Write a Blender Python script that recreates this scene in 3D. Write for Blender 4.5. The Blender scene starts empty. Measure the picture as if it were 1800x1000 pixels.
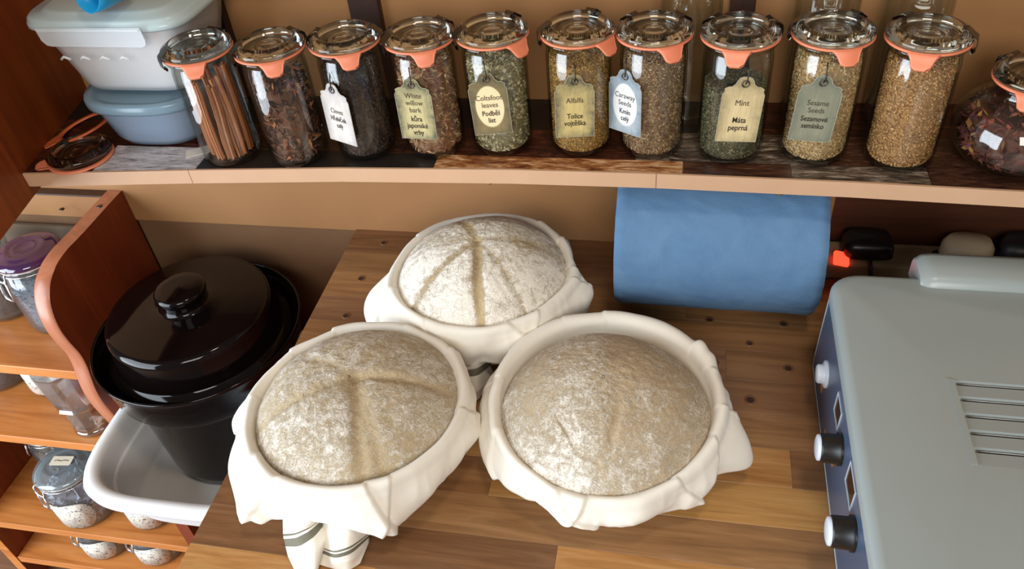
import bpy, bmesh, math, random
import numpy as np
from mathutils import Vector, Matrix, noise
random.seed(7); rng = np.random.default_rng(7)
S = bpy.context.scene
COL = S.collection

# ------------------------------------------------------------ camera, world, lights, exposure
cam_d = bpy.data.cameras.new('camera'); cam = bpy.data.objects.new('camera', cam_d); COL.objects.link(cam)
cam_d.sensor_width = 36; cam_d.lens = 1430 / 1800 * 36; cam_d.clip_start = .01
Rm = Matrix(((0.97945977, -0.05820322, 0.19305685), (0.1828443, 0.66001099, -0.72866553), (-0.08500897, 0.74899792, 0.65709633)))
cam.matrix_world = Matrix.Translation((0, 0, .75)) @ Rm.to_4x4()
S.camera = cam
S.view_settings.view_transform = 'Standard'; S.view_settings.look = 'None'
S.view_settings.gamma = 1; S.view_settings.use_curve_mapping = False
S.view_settings.exposure = 0.0
S.cycles.transparent_max_bounces = 40; S.cycles.max_bounces = 10
S.cycles.caustics_reflective = False; S.cycles.caustics_refractive = False
W = bpy.data.worlds.new('world'); S.world = W; W.use_nodes = True
W.node_tree.nodes['Background'].inputs[0].default_value = (1.0, .86, .74, 1)
W.node_tree.nodes['Background'].inputs[1].default_value = .20

def area(name, loc, target, sx, sy, power, col):
    d = bpy.data.lights.new(name, 'AREA'); d.shape = 'RECTANGLE'; d.size = sx; d.size_y = sy
    d.energy = power; d.color = col
    o = bpy.data.objects.new(name, d); COL.objects.link(o); o.location = loc
    o.rotation_euler = (Vector(target) - Vector(loc)).to_track_quat('-Z', 'Y').to_euler()
    return o
area('window_and_fill_light', (-1.95, -.50, .30), (-.10, .60, .05), 1.6, 1.9, 84, (.80, .90, 1.0))
area('window_and_fill_light', (.25, -1.9, 1.5), (0, .7, .1), 1.3, 1.1, 46, (1.0, .96, .90))  # added front fill standing in for room bounce; the line above is the window
area('ceiling_lamp_light', (.2, .1, 2.0), (0, .6, 0), .22, .22, 7, (1.0, .84, .62))

# ------------------------------------------------------------ materials
def lin(c):
    if isinstance(c, str): c = [int(c[i:i+2], 16) / 255 for i in (0, 2, 4)]
    return tuple((x / 12.92 if x <= .04045 else ((x + .055) / 1.055) ** 2.4) for x in c) + (1,)
MATS = {}
class NT:
    def __init__(s, name):
        s.m = bpy.data.materials.new(name); s.m.use_nodes = True; s.t = s.m.node_tree
        s.b = s.t.nodes['Principled BSDF']; s.out = s.t.nodes['Material Output']
    def n(s, typ, **kw):
        x = s.t.nodes.new(typ)
        for k, v in kw.items():
            if k.startswith('i_'):
                key = k[2:]; key = int(key) if key.isdigit() else key.replace('_', ' ')
                x.inputs[key].default_value = v
            else: setattr(x, k, v)
        return x
    def l(s, a, b): s.t.links.new(a, b)
    def ramp(s, fac, stops, interp='LINEAR'):
        r = s.n('ShaderNodeValToRGB'); r.color_ramp.interpolation = interp
        e = r.color_ramp.elements
        while len(e) < len(stops): e.new(.5)
        for i, (p, c) in enumerate(stops): e[i].position = p; e[i].color = lin(c) if isinstance(c, str) else (c, c, c, 1)
        s.l(fac, r.inputs[0]); return r.outputs[0]
    def mix(s, fac, a, b, mode='MIX'):
        x = s.n('ShaderNodeMix', data_type='RGBA', blend_type=mode)
        for v, i in ((fac, 0), (a, 6), (b, 7)):
            if isinstance(v, (int, float)): x.inputs[i].default_value = v
            elif isinstance(v, (tuple, list)): x.inputs[i].default_value = v
            elif isinstance(v, str): x.inputs[i].default_value = lin(v)
            else: s.l(v, x.inputs[i])
        return x.outputs[2]
    def noise(s, vec, scale, detail=4, rough=.6, dist=0):
        x = s.n('ShaderNodeTexNoise'); x.inputs['Scale'].default_value = scale
        x.inputs['Detail'].default_value = detail; x.inputs['Roughness'].default_value = rough
        x.inputs['Distortion'].default_value = dist
        if vec is not None: s.l(vec, x.inputs['Vector'])
        return x.outputs[0]
    def coord(s, kind='Object', scale=(1, 1, 1)):
        c = s.n('ShaderNodeTexCoord'); m = s.n('ShaderNodeMapping'); m.inputs['Scale'].default_value = scale
        s.l(c.outputs[kind], m.inputs['Vector']); return m.outputs[0]
    def bump(s, h, strength=.3, dist=.001):
        b = s.n('ShaderNodeBump'); b.inputs['Strength'].default_value = strength; b.inputs['Distance'].default_value = dist
        s.l(h, b.inputs['Height']); s.l(b.outputs[0], s.b.inputs['Normal'])
    def col(s, c):
        if isinstance(c, str): s.b.inputs['Base Color'].default_value = lin(c)
        else: s.l(c, s.b.inputs['Base Color'])
    def set(s, **k):
        for a, v in k.items(): s.b.inputs[a.replace('_', ' ')].default_value = v
        return s.m

def plain(name, c, rough=.5, metal=0, c2=None, scale=60, bump=.15, **kw):
    if name in MATS: return MATS[name]
    t = NT(name); v = t.coord()
    n = t.noise(v, scale, 4)
    t.col(t.mix(n, c, c2 or c)); t.bump(n, bump, .0006)
    t.set(Roughness=rough, Metallic=metal, **kw); MATS[name] = t.m; return t.m

def wood(name, dark, mid, light, rough=.38, rand=.0, grain=1.0, axis='X', contrast=1.0, coat=0.0, rowrand=False):
    t = NT(name)
    g = t.n('ShaderNodeNewGeometry'); oi = t.n('ShaderNodeObjectInfo')
    off = t.n('ShaderNodeVectorMath', operation='SCALE'); off.inputs[0].default_value = (37, 91, 53)
    t.l(oi.outputs['Random'], off.inputs['Scale'])
    ad = t.n('ShaderNodeVectorMath', operation='ADD'); t.l(g.outputs['Position'], ad.inputs[0]); t.l(off.outputs[0], ad.inputs[1])
    m = t.n('ShaderNodeMapping'); k = 7 / grain
    m.inputs['Scale'].default_value = {'X': (4, 48, 48), 'Y': (48, 4, 48), 'Z': (48, 48, 4)}[axis]
    t.l(ad.outputs[0], m.inputs['Vector'])
    n1 = t.noise(m.outputs[0], 1.0 / grain, 5, .62, 1.2)
    m2 = t.n('ShaderNodeMapping'); m2.inputs['Scale'].default_value = {'X': (14, 520, 520), 'Y': (520, 14, 520), 'Z': (520, 520, 14)}[axis]
    t.l(ad.outputs[0], m2.inputs['Vector'])
    n2 = t.noise(m2.outputs[0], 1.0, 3, .7)
    c = t.ramp(n1, [(.28, dark), (.5, mid), (.72, light)])
    f = t.ramp(n2, [(.35, .72), (.6, 1.0)])
    c = t.mix(.55 * contrast, c, f, 'MULTIPLY')
    if rand:
        r = t.n('ShaderNodeMapRange'); r.inputs[3].default_value = 1 - rand; r.inputs[4].default_value = 1 + rand
        t.l(oi.outputs['Random'], r.inputs[0])
        hs = t.n('ShaderNodeHueSaturation'); t.l(r.outputs[0], hs.inputs['Value']); t.l(c, hs.inputs['Color']); c = hs.outputs[0]
    t.col(c); t.bump(n2, .12, .0004)
    t.b.inputs['Roughness'].default_value = rough; t.b.inputs['Coat Weight'].default_value = coat; t.b.inputs['Coat Roughness'].default_value = .15
    return t.m

def glass(name, tint, edge, base=.05, grazing=.75, rough=.03, density=0.0):
    """thin clear glass: see-through tinted by its colour, with symmetric edge reflection"""
    if name in MATS: return MATS[name]
    t = NT(name); t.t.nodes.remove(t.b)
    lw = t.n('ShaderNodeLayerWeight'); lw.inputs['Blend'].default_value = .5
    p = t.n('ShaderNodeMath', operation='POWER'); p.inputs[1].default_value = 3.2; t.l(lw.outputs['Facing'], p.inputs[0])
    tr = t.n('ShaderNodeBsdfTransparent'); t.l(t.mix(p.outputs[0], tint, edge), tr.inputs[0])
    gl = t.n('ShaderNodeBsdfGlossy'); gl.inputs['Roughness'].default_value = rough
    mr = t.n('ShaderNodeMapRange'); mr.inputs[3].default_value = base; mr.inputs[4].default_value = grazing; t.l(p.outputs[0], mr.inputs[0])
    mx = t.n('ShaderNodeMixShader'); t.l(mr.outputs[0], mx.inputs[0]); t.l(tr.outputs[0], mx.inputs[1]); t.l(gl.outputs[0], mx.inputs[2])
    o = mx.outputs[0]
    if density:
        df = t.n('ShaderNodeBsdfDiffuse'); df.inputs[0].default_value = lin(tint)
        m2 = t.n('ShaderNodeMixShader'); m2.inputs[0].default_value = density; t.l(o, m2.inputs[1]); t.l(df.outputs[0], m2.inputs[2]); o = m2.outputs[0]
    t.l(o, t.out.inputs[0]); MATS[name] = t.m; return t.m

def attr_mat(name, rough=.7, attr='tone', bump=.0):
    """colour read from the mesh's own pieces (seed and leaf colours)"""
    if name in MATS: return MATS[name]
    t = NT(name); a = t.n('ShaderNodeAttribute', attribute_name=attr)
    n = t.noise(t.coord(scale=(1, 1, 1)), 400, 3); f = t.ramp(n, [(.3, .75), (.7, 1.0)])
    t.col(t.mix(.6, a.outputs['Color'], f, 'MULTIPLY')); t.set(Roughness=rough); MATS[name] = t.m; return t.m

M = {}
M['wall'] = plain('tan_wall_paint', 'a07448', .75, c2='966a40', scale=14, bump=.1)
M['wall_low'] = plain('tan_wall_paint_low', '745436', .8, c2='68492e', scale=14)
M['shelf_edge'] = plain('tan_edge_band', 'c9a384', .5, c2='bd9676', scale=25)
M['rack'] = wood('orange_pine_shelf', 'a8622c', 'c47a3c', 'd18c50', .38, rand=.05, grain=1.6, contrast=.5)
M['rack_side'] = wood('reddish_stained_board', '6a2c14', '7c3418', '8a3d1e', .42, grain=1.6, axis='Z', contrast=.4)
M['rack_edge'] = wood('reddish_board_front', '9a5c40', 'ad6c4e', 'b87a5c', .3, grain=1.8, axis='Z', contrast=.25)
M['panel'] = wood('cherry_side_panel', '6e2e10', '80390f', '9a4a1a', .45, grain=2.0, axis='Z', contrast=.3)
M['shaded_back_wood'] = wood('shaded_back_board', '3e2012', '4c2816', '5a301c', .5, grain=2.0)  # brown wood, with the shade right of the roll put into its colour
M['post'] = wood('dark_post_wood', '2c1810', '3a2014', '47281a', .5, axis='Z')
M['steel'] = plain('spring_steel', '6c6862', .25, 1.0, c2='55514c')
M['wire'] = plain('wire_steel', 'd8d8d8', .25, 1.0)
M['ring'] = plain('orange_rubber', 'e88a68', .45, c2='e07e5c', scale=90)
M['ring_dark'] = plain('orange_rubber_deep', 'd06a3c', .5, c2='c46034', scale=90)
M['glass'] = glass('clear_glass', 'fcfdfc', 'd4dcd6', .06, .55)
def solid_glass(name, c, rough=.0):
    t = NT(name); t.b.inputs['Base Color'].default_value = lin(c); t.b.inputs['Roughness'].default_value = rough
    t.b.inputs['Transmission Weight'].default_value = 1; t.b.inputs['IOR'].default_value = 1.48; return t.m
M['glass_lid'] = solid_glass('thick_lid_glass', 'eef6f0', .015)
M['black'] = plain('black_rubber', '161413', .35, c2='1c1a19')
M['floor'] = wood('floor_boards', '6a4a34', '7d5940', '8c6648', .5)
M['ink'] = plain('label_ink', '2a211c', .8)

# ------------------------------------------------------------ mesh helpers
def mesh_obj(name, verts, faces, mat, parent=None, smooth=False, mats=None, fmat=None, loc=None):
    me = bpy.data.meshes.new(name)
    me.from_pydata([tuple(v) for v in verts], [], [tuple(f) for f in faces])
    for x in (mats or [mat]): me.materials.append(x)
    if fmat is not None: me.polygons.foreach_set('material_index', list(fmat))
    if smooth: me.polygons.foreach_set('use_smooth', [True] * len(me.polygons))
    me.update()
    o = bpy.data.objects.new(name, me); COL.objects.link(o)
    if parent: o.parent = parent
    if loc: o.location = loc
    return o
def tag(o, label=None, cat=None, group=None, kind=None):
    if label: o['label'] = label
    if cat: o['category'] = cat
    if group: o['group'] = group
    if kind: o['kind'] = kind
    return o
def empty(name, loc, label=None, cat=None, group=None, rz=0):
    o = bpy.data.objects.new(name, None); COL.objects.link(o); o.location = loc; o.rotation_euler.z = rz
    o.empty_display_size = .02
    return tag(o, label, cat, group)
class MB:
    """collects shapes into one mesh"""
    def __init__(s): s.v = []; s.f = []; s.m = []
    def add(s, v, f, mi=0):
        k = len(s.v); s.v += [tuple(x) for x in v]; s.f += [tuple(i + k for i in q) for q in f]; s.m += [mi] * len(f); return s
    def box(s, x0, x1, y0, y1, z0, z1, b=0.0, mi=0):
        bm = bmesh.new(); bmesh.ops.create_cube(bm, size=1)
        for v in bm.verts: v.co = Vector(((x0 + x1) / 2 + v.co.x * (x1 - x0), (y0 + y1) / 2 + v.co.y * (y1 - y0), (z0 + z1) / 2 + v.co.z * (z1 - z0)))
        if b: bmesh.ops.bevel(bm, geom=bm.edges[:], offset=b, segments=2 if b > .001 else 1, affect='EDGES', profile=.5)
        bm.verts.index_update(); s.add([v.co[:] for v in bm.verts], [[v.index for v in f.verts] for f in bm.faces], mi); bm.free(); return s
    def lathe(s, prof, n=48, c=(0, 0, 0), caps=False, mi=0, sx=1, sy=1, power=None):
        v = []; f = []; m = len(prof)
        for i in range(n):
            a = 2 * math.pi * i / n; ca, sa = math.cos(a), math.sin(a)
            if power:
                k = (abs(ca) ** power + abs(sa) ** power) ** (-1 / power); ca *= k; sa *= k
            for r, z in prof: v.append((c[0] + r * ca * sx, c[1] + r * sa * sy, c[2] + z))
        for i in range(n):
            j = (i + 1) % n
            for q in range(m - 1): f.append((i * m + q, j * m + q, j * m + q + 1, i * m + q + 1))
        s.add(v, f, mi); return s
    def tube(s, pts, r, n=8, closed=False, mi=0):
        P = [Vector(p) for p in pts]; K = len(P); v = []; f = []; up = None
        for i in range(K):
            a = P[(i - 1) % K] if (closed or i > 0) else P[i]; b = P[(i + 1) % K] if (closed or i < K - 1) else P[i]
            t = (b - a).normalized()
            if up is None: up = t.orthogonal().normalized()
            up = (up - t * up.dot(t)).normalized(); w = t.cross(up)
            rr = r[i] if isinstance(r, (list, tuple)) else r
            for k in range(n):
                an = 2 * math.pi * k / n; v.append(P[i] + (up * math.cos(an) + w * math.sin(an)) * rr)
        for i in range(K if closed else K - 1):
            j = (i + 1) % K
            for k in range(n): f.append((i * n + k, i * n + (k + 1) % n, j * n + (k + 1) % n, j * n + k))
        if not closed: f.append(tuple(range(n))[::-1]); f.append(tuple((K - 1) * n + k for k in range(n)))
        s.add(v, f, mi); return s
    def prism(s, poly, z0, z1, mi=0, fn=None):
        n = len(poly); v = [(x, y, z0) for x, y in poly] + [(x, y, z1) for x, y in poly]
        f = [tuple(range(n))[::-1], tuple(range(n, 2 * n))] + [(i, (i + 1) % n, n + (i + 1) % n, n + i) for i in range(n)]
        if fn: v = [fn(*p) for p in v]
        s.add(v, f, mi); return s
    def build(s, name, mat, parent=None, smooth=False, mats=None, loc=None):
        return mesh_obj(name, s.v, s.f, mat, parent, smooth, mats, s.m if mats else None, loc)
def sharp(o, ang=35):
    o.data.polygons.foreach_set('use_smooth', [True] * len(o.data.polygons))
    try: o.data.set_sharp_from_angle(angle=math.radians(ang))
    except Exception: pass
    return o
def outward(o):
    bm = bmesh.new(); bm.from_mesh(o.data); bmesh.ops.remove_doubles(bm, verts=bm.verts, dist=.00012); bmesh.ops.recalc_face_normals(bm, faces=bm.faces); bm.to_mesh(o.data); bm.free(); return o
def bevel_box(name, x0, x1, y0, y1, z0, z1, mat, parent=None, b=.002, loc=None):
    return MB().box(x0, x1, y0, y1, z0, z1, b).build(name, mat, parent, loc=loc)
def lettering(txt, size, mat, parent, loc, rot=(math.pi / 2, 0, 0), bold=0.0, name='lettering', sp=1.0, sx=.86):
    c = bpy.data.curves.new(name, 'FONT'); c.body = txt; c.size = size; c.align_x = 'CENTER'; c.align_y = 'CENTER'
    c.offset = bold; c.resolution_u = 3; c.space_line = sp; c.extrude = .00005
    o = bpy.data.objects.new(name, c); COL.objects.link(o)
    dg = bpy.context.evaluated_depsgraph_get(); me = bpy.data.meshes.new_from_object(o.evaluated_get(dg))
    bpy.data.objects.remove(o); me.materials.clear(); me.materials.append(mat)
    o = bpy.data.objects.new(name, me); COL.objects.link(o); o.parent = parent; o.location = loc; o.rotation_euler = rot; o.scale = (sx, 1, 1)
    return o

# ------------------------------------------------------------ the room
YW = .939
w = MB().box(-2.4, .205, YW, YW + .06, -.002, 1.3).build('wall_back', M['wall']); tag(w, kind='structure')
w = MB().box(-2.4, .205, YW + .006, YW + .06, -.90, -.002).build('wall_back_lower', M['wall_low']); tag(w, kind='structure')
w = MB().box(.205, 1.6, YW, YW + .06, .232, 1.3).build('wall_back_right', M['wall']); tag(w, kind='structure')
w = MB().box(.205, 1.6, YW, YW + .06, -.9, .232).build('wall_back_board', M['shaded_back_wood']); tag(w, kind='structure')
f = MB().box(-2.4, 1.6, -1.2, YW + .06, -.94, -.90).build('floor', M['floor']); tag(f, kind='structure')
for i, (x0, x1) in enumerate(((-.415, -.375), (.046, .074))):
    o = bevel_box('trim_%d' % (i + 1), x0, x1, YW - .012, YW, .233, 1.3, M['post'], b=.002); tag(o, kind='structure')
o = bevel_box('trim_3', -.625, -.588, YW - .012, YW, .233, 1.3, M['post'], b=.002); tag(o, kind='structure')
# cherry wood panel closing the shelf on the left
pl = MB()
a = Vector((-.852, YW)); b = Vector((-.806, .70)); d = (b - a).normalized(); nn = Vector((d.y, -d.x))
e = b + d * .085
pl.prism([tuple(a), tuple(e), tuple(e + nn * .02), tuple(a + nn * .02)], .200, 1.3)
pp = pl.build('side_panel', M['panel']); tag(pp, 'tall reddish brown wooden side panel closing the left end of the jar shelf', 'panel')

# ------------------------------------------------------------ worktop of staves
WX0, WX1, WY0 = -.489, .95, .24
wt = empty('worktop', (0, WY0, -.038), 'brown butcher block worktop of dark and light staves under the bread baskets', 'worktop')
core = MB().box(WX0 + .001, WX1, 0.001, YW - WY0 - .001, 0, .034).build('core', plain('stave_core', '6b4630', .6), wt)
pal = [('6a4830', '825c3e', '966e4c'), ('84603f', 'a0764e', 'b48a5e'), ('7a5436', '946a44', 'aa7e54'), ('a0703e', 'ba8650', 'cc9c64'), ('765038', '8e664a', 'a27a58'), ('aa7a46', 'c49458', 'd4a86c')]
SM = [wood('stave_%s' % n, *p, rough=.30, rand=.06, grain=.7 + .25 * (i % 3), contrast=.8) for i, (n, p) in enumerate(zip(('umber', 'walnut', 'coffee', 'honey', 'bark', 'straw'), pal))]
PITCH = .0495
rows = [.939, .884] + [.884 - PITCH * (i + 1) for i in range(13)]
# joints and stave tone of each row from the wall outward: (x of joint, ...), (tone of each piece)
RJ = [((-.02, .42), (0, 0, 4)), ((-.20, .11), (1, 4, 0)), ((.02, .5), (5 - 4, 2, 4)), ((-.25, .3), (4, 2, 1)), ((-.40, .07), (2, 4, 2)),
      ((-.1, .35), (0, 2, 4)), ((-.28, .33), (4, 1, 2)), ((-.36, .137, .6), (4, 3, 2, 1)), ((-.183, .30), (2, 5, 3)), ((-.37, .21), (0, 1, 3)),
      ((-.099, .4), (0, 3, 5)), ((-.28, .05), (3, 1, 3)), ((-.1, .3), (2, 3, 1)), ((0, .2), (1, 3, 2))]
for r in range(len(rows) - 1):
    y1, y0 = rows[r], max(rows[r + 1], WY0)
    if y1 <= WY0 + .005: break
    xs = (WX0,) + RJ[r][0] + (WX1,)
    for k in range(len(xs) - 1):
        g = .00008
        MB().box(xs[k] + g, xs[k + 1] - g, y0 + g - WY0, y1 - g - WY0, .034, .038, .00015).build('stave', SM[RJ[r][1][k]], wt)
# bored holes with countersunk rims
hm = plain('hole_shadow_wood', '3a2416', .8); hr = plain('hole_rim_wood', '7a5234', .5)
for i, (x, y, r) in enumerate(((-.434, .909, .006), (-.442, .825, .0062), (-.438, .747, .006), (.05, .786, .0058), (.142, .787, .006), (.099, .748, .0055), (.056, .711, .0065), (.143, .71, .0065), (.097, .655, .0072))):
    r *= .8; h = empty('peg_hole', (x, y - WY0, .0382)); h.parent = wt
    MB().lathe([(r * 1.25, -.0002), (r * 1.15, .0005), (r * .85, .0006), (r * .72, .0001)], 20).build('hole_rim', hr, h, True)
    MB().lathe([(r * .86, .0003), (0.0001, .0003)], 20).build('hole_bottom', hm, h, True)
# base cabinet the worktop rests on
cb = empty('base_cabinet', (0, .30, -.90), 'plain wooden base cabinet under the worktop', 'cabinet')
MB().box(-.44, .93, 0, YW - .31, .06, .861).build('body', M['rack_side'], cb)
MB().box(-.40, .89, .03, YW - .33, 0, .06).build('plinth', M['post'], cb)
for k in range(3): bevel_box('door', -.435 + k * .455, .015 + k * .455, -.018, 0, .08, .85, M['rack'], cb, .003)

# ------------------------------------------------------------ the jar shelf
ZS = .232
FR = [(-.835, .7245), (-.818, .726), (-.591, .747), (-.40, .762), (-.189, .7705), (-.025, .7715), (.182, .767), (.346, .760), (.95, .735)]
sh = empty('wall_shelf', (0, YW, .214), 'long wall shelf with tan front edge and weathered plank top carrying the jars', 'shelf')
def loc_sh(x, y, z): return (x, y - YW, z - .214)
pts = [(x + (.0 if i else .0), y + .002) for i, (x, y) in enumerate(FR)]
poly = pts + [(.95, YW - .001), (-.86, YW - .001)]
MB().prism(poly, .214, .2295, fn=loc_sh).build('board', plain('shelf_underside', 'a07c5c', .6), sh)
def fy(x): return float(np.interp(x, [p[0] for p in FR], [p[1] for p in FR]))
for a_, b_ in ((0, 2), (2, 5), (5, 8)):
    s_ = [p for p in FR[a_:b_ + 1]]
    q = [(x, y) for x, y in s_]; q[0] = (q[0][0] + .0008, q[0][1])
    back = [(x, y + .003) for x, y in reversed(q)]
    MB().prism(q + back, .2135, ZS + .0006, fn=loc_sh).build('edge_strip', M['shelf_edge'], sh)
def marbled(name, stops, sc=1.0):
    t = NT(name); g = t.n('ShaderNodeNewGeometry'); m = t.n('ShaderNodeMapping'); m.inputs['Scale'].default_value = (16 * sc, 70 * sc, 1)
    t.l(g.outputs['Position'], m.inputs['Vector']); a = t.noise(m.outputs[0], 1, 8, .72, 1.6)
    m2 = t.n('ShaderNodeMapping'); m2.inputs['Scale'].default_value = (60, 420, 1); t.l(g.outputs['Position'], m2.inputs['Vector']); b = t.noise(m2.outputs[0], 1, 4, .7, .5)
    c = t.ramp(t.mix(.35, a, b), stops); t.col(c); t.bump(b, .2, .0005); t.b.inputs['Roughness'].default_value = .38; return t.m
PW = [marbled('plank_white_wash', [(.36, '3c383c'), (.46, 'a09a9c'), (.6, 'd8d2d6')]), plain('plank_black', '17130f', .45, c2='241c18'), marbled('plank_marbled', [(.36, '2c120a'), (.45, '7c4526'), (.52, 'a8703f'), (.60, 'e0b890')]),
      marbled('plank_dark_brown', [(.38, '120a07'), (.5, '3a2016'), (.6, '5c3a28'), (.68, 'a07c5c')]), marbled('plank_grey_streak', [(.38, '1a1310'), (.48, '4a3c32'), (.55, '7a6a5a'), (.64, 'd0c4b4')]), marbled('plank_maroon', [(.4, '1a0a06'), (.5, '38180e'), (.62, '6a3824')])]
def plank(x0, x1, y0, y1, m):
    xs = [x0] + [p[0] for p in FR if x0 < p[0] < x1] + [x1]
    g = .0005
    if y0 is None: fr = [(x, fy(x) + .0035) for x in xs]
    else: fr = [(x, y0 + g) for x in (x0, x1)]
    fr[0] = (fr[0][0] + g, fr[0][1]); fr[-1] = (fr[-1][0] - g, fr[-1][1])
    MB().prism(fr + [(x1 - g, y1 - g), (x0 + g, y1 - g)], .2296, ZS, fn=loc_sh).build('plank', PW[m], sh)
for x0, x1, m in ((-.83, -.72, 5), (-.72, -.583, 0), (-.583, -.284, 1), (-.284, .004, 2), (.004, .12, 3), (.12, .26, 4), (.26, .42, 3), (.42, .95, 4)): plank(x0, x1, None, .80, m)
for x0, x1, m in ((-.84, -.60, 5), (-.60, -.33, 3), (-.33, -.05, 5), (-.05, .16, 4), (.16, .40, 3), (.40, .95, 5)): plank(x0, x1, .80, .862, m)
for x0, x1, m in ((-.85, -.45, 1), (-.45, .02, 1), (.02, .4, 5), (.4, .95, 1)): plank(x0, x1, .862, YW - .002, m)
for x, dy in ((-.219, .006), (.11, .006)):   # screw heads under the shelf front
    o = MB().lathe([(.0001, -.004), (.004, -.0035), (.0045, 0), (.0001, 0)], 14, c=loc_sh(x, fy(x) + dy, .2135)).build('screw', plain('brass_screw', 'c08a4c', .4, .8), sh, True)

# ------------------------------------------------------------ preserving jars
RB = .0362; LH = .150
def rot2(x, y, a): return (x * math.cos(a) - y * math.sin(a), x * math.sin(a) + y * math.cos(a))
def lid_ring_mb(r_in, r_out, z, th, tab_ang, droop=.95, tab_len=.015, wroot=.022, wtip=.0085):
    mb = MB(); n = 64
    mb.lathe([(r_in, z), (r_out, z), (r_out + .0004, z + th / 2), (r_out, z + th), (r_in, z + th), (r_in, z)], n)
    # the pull tab: tongue that leaves the ring and droops
    rows_ = []
    for i in range(9):
        s_ = i / 8; L = -.004 + (tab_len + .004) * s_
        hw = wtip + (wroot - wtip) * (1 - s_) ** 2.0
        if s_ > .8: hw *= math.sqrt(max(0.02, 1 - ((s_ - .8) / .2) ** 2 * .75))
        out = r_out + L * math.cos(droop * min(1, s_ * 2.0)) if L > 0 else r_out + L
        zz = z + th / 2 - max(0, L) * math.sin(droop * min(1, s_ * 1.6))
        rows_.append((out, hw, zz))
    v = []; f = []; m = 13
    for k in (1, -1):
        for out, hw, zz in rows_:
            for j in range(m):
                u = (j / (m - 1) * 2 - 1) * hw; a_ = u / r_out * .9
                rr = out
                x, y = rr * math.cos(a_), rr * math.sin(a_)
                x, y = rot2(x, y, tab_ang); v.append((x, y, zz + k * th * .45))
    N = len(rows_)
    for k in range(2):
        for i in range(N - 1):
            for j in range(m - 1):
                q = [k * N * m + i * m + j, k * N * m + i * m + j + 1, k * N * m + (i + 1) * m + j + 1, k * N * m + (i + 1) * m + j]
                f.append(q if k == 0 else q[::-1])
    for i in range(N - 1):
        for j in (0, m - 1):
            q = [i * m + j, (i + 1) * m + j, N * m + (i + 1) * m + j, N * m + i * m + j]; f.append(q)
    for j in range(m - 1):
        f.append([(N - 1) * m + j, (N - 1) * m + j + 1, N * m + (N - 1) * m + j + 1, N * m + (N - 1) * m + j])
    mb.add(v, f); return mb
def lid_mb(z=0, R=.0402):
    k = R / .0402
    p = [(0.0001, .0035), (.009, .0035), (.010, .0050), (.011, .0036), (.016, .0035), (.017, .0048), (.018, .0036), (.025, .0036), (.0275, .0045), (.0285, .0125), (.0305, .0140), (.0325, .0128), (.0345, .0105), (.0385, .0085), (.0400, .0065), (.0402, .0025), (.039, .0002),
         (.036, .0), (.030, -.0005), (.029, -.004), (.027, -.005), (.0001, -.005)]
    return MB().lathe([(r * k, h * .78) for r, h in p], 72, c=(0, 0, z))
def clip_mb(ang, R, zt, w=.0062):
    """spring clip: a bent steel strip that grips lid and rim"""
    path = [(R - .0130, zt + .0040), (R - .0085, zt + .0048), (R - .0035, zt + .0010), (R + .0022, zt - .003), (R + .0032, zt - .008), (R + .0030, zt - .0155), (R + .0004, zt - .0185), (R - .001, zt - .016)]
    v = []; f = []; K = len(path)
    for o_ in (0, .0007):
        for i, (r, z) in enumerate(path):
            ww = w * (.8 if i in (0, K - 1) else 1)
            for sgn in (-1, 1):
                x, y = rot2(r + o_, sgn * ww, ang); v.append((x, y, z + o_ * .6))
    for k in range(2):
        b_ = k * K * 2
        for i in range(K - 1):
            q = [b_ + i * 2, b_ + i * 2 + 1, b_ + i * 2 + 3, b_ + i * 2 + 2]; f.append(q if k else q[::-1])
    for i in range(K - 1):
        for s_ in (0, 1): f.append([i * 2 + s_, i * 2 + 2 + s_, K * 2 + i * 2 + 2 + s_, K * 2 + i * 2 + s_])
    for i in (0, K - 1): f.append([i * 2, i * 2 + 1, K * 2 + i * 2 + 1, K * 2 + i * 2])
    return MB().add(v, f)
def face_ang(x, y): return math.atan2(-y, -x)     # direction from the jar to the viewer's side
def dirang(x, y, deg): return face_ang(x, y) + math.radians(deg)
BODY = [(.0001, .0035), (.012, .003), (.020, .0012), (.029, .0), (.0335, .0015), (.0358, .0065), (RB, .013), (.0364, .060), (RB, .116), (.0352, .123), (.0343, .1275), (.0345, .1305), (.0385, .1330), (.0388, .1360), (.0345, .1370)]
BODYI = [(.0325, .1370), (.0322, .126), (.0338, .116), (.0345, .105), (.0345, .010), (.0325, .0055), (.027, .0040), (.0001, .0048)]
def jar(i, x, y, label, tabdeg, clips, rx=0, ry=0):
    j = empty('preserving_jar', (x, y, ZS + .0003), label, 'jar', 'preserving jars on the wall shelf')
    b = MB().lathe(BODY + BODYI, 64).build('glass_body', M['glass'], j, True)
    MB.build(lid_ring_mb(.0345, .0405, .1373, .0022, dirang(x, y, tabdeg)), 'rubber_ring', M['ring'], j, True)
    outward(lid_mb(.1398).build('glass_lid', M['glass_lid'], j, True))
    for c in clips: sharp(clip_mb(dirang(x, y, c), .0402, .1475).build('clip', M['steel'], j), 40)
    return j
OCT = np.array([(1, 0, 0), (-1, 0, 0), (0, 1, 0), (0, -1, 0), (0, 0, 1), (0, 0, -1)], float)
OCTF = [(0, 2, 4), (2, 1, 4), (1, 3, 4), (3, 0, 4), (2, 0, 5), (1, 2, 5), (3, 1, 5), (0, 3, 5)]
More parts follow.
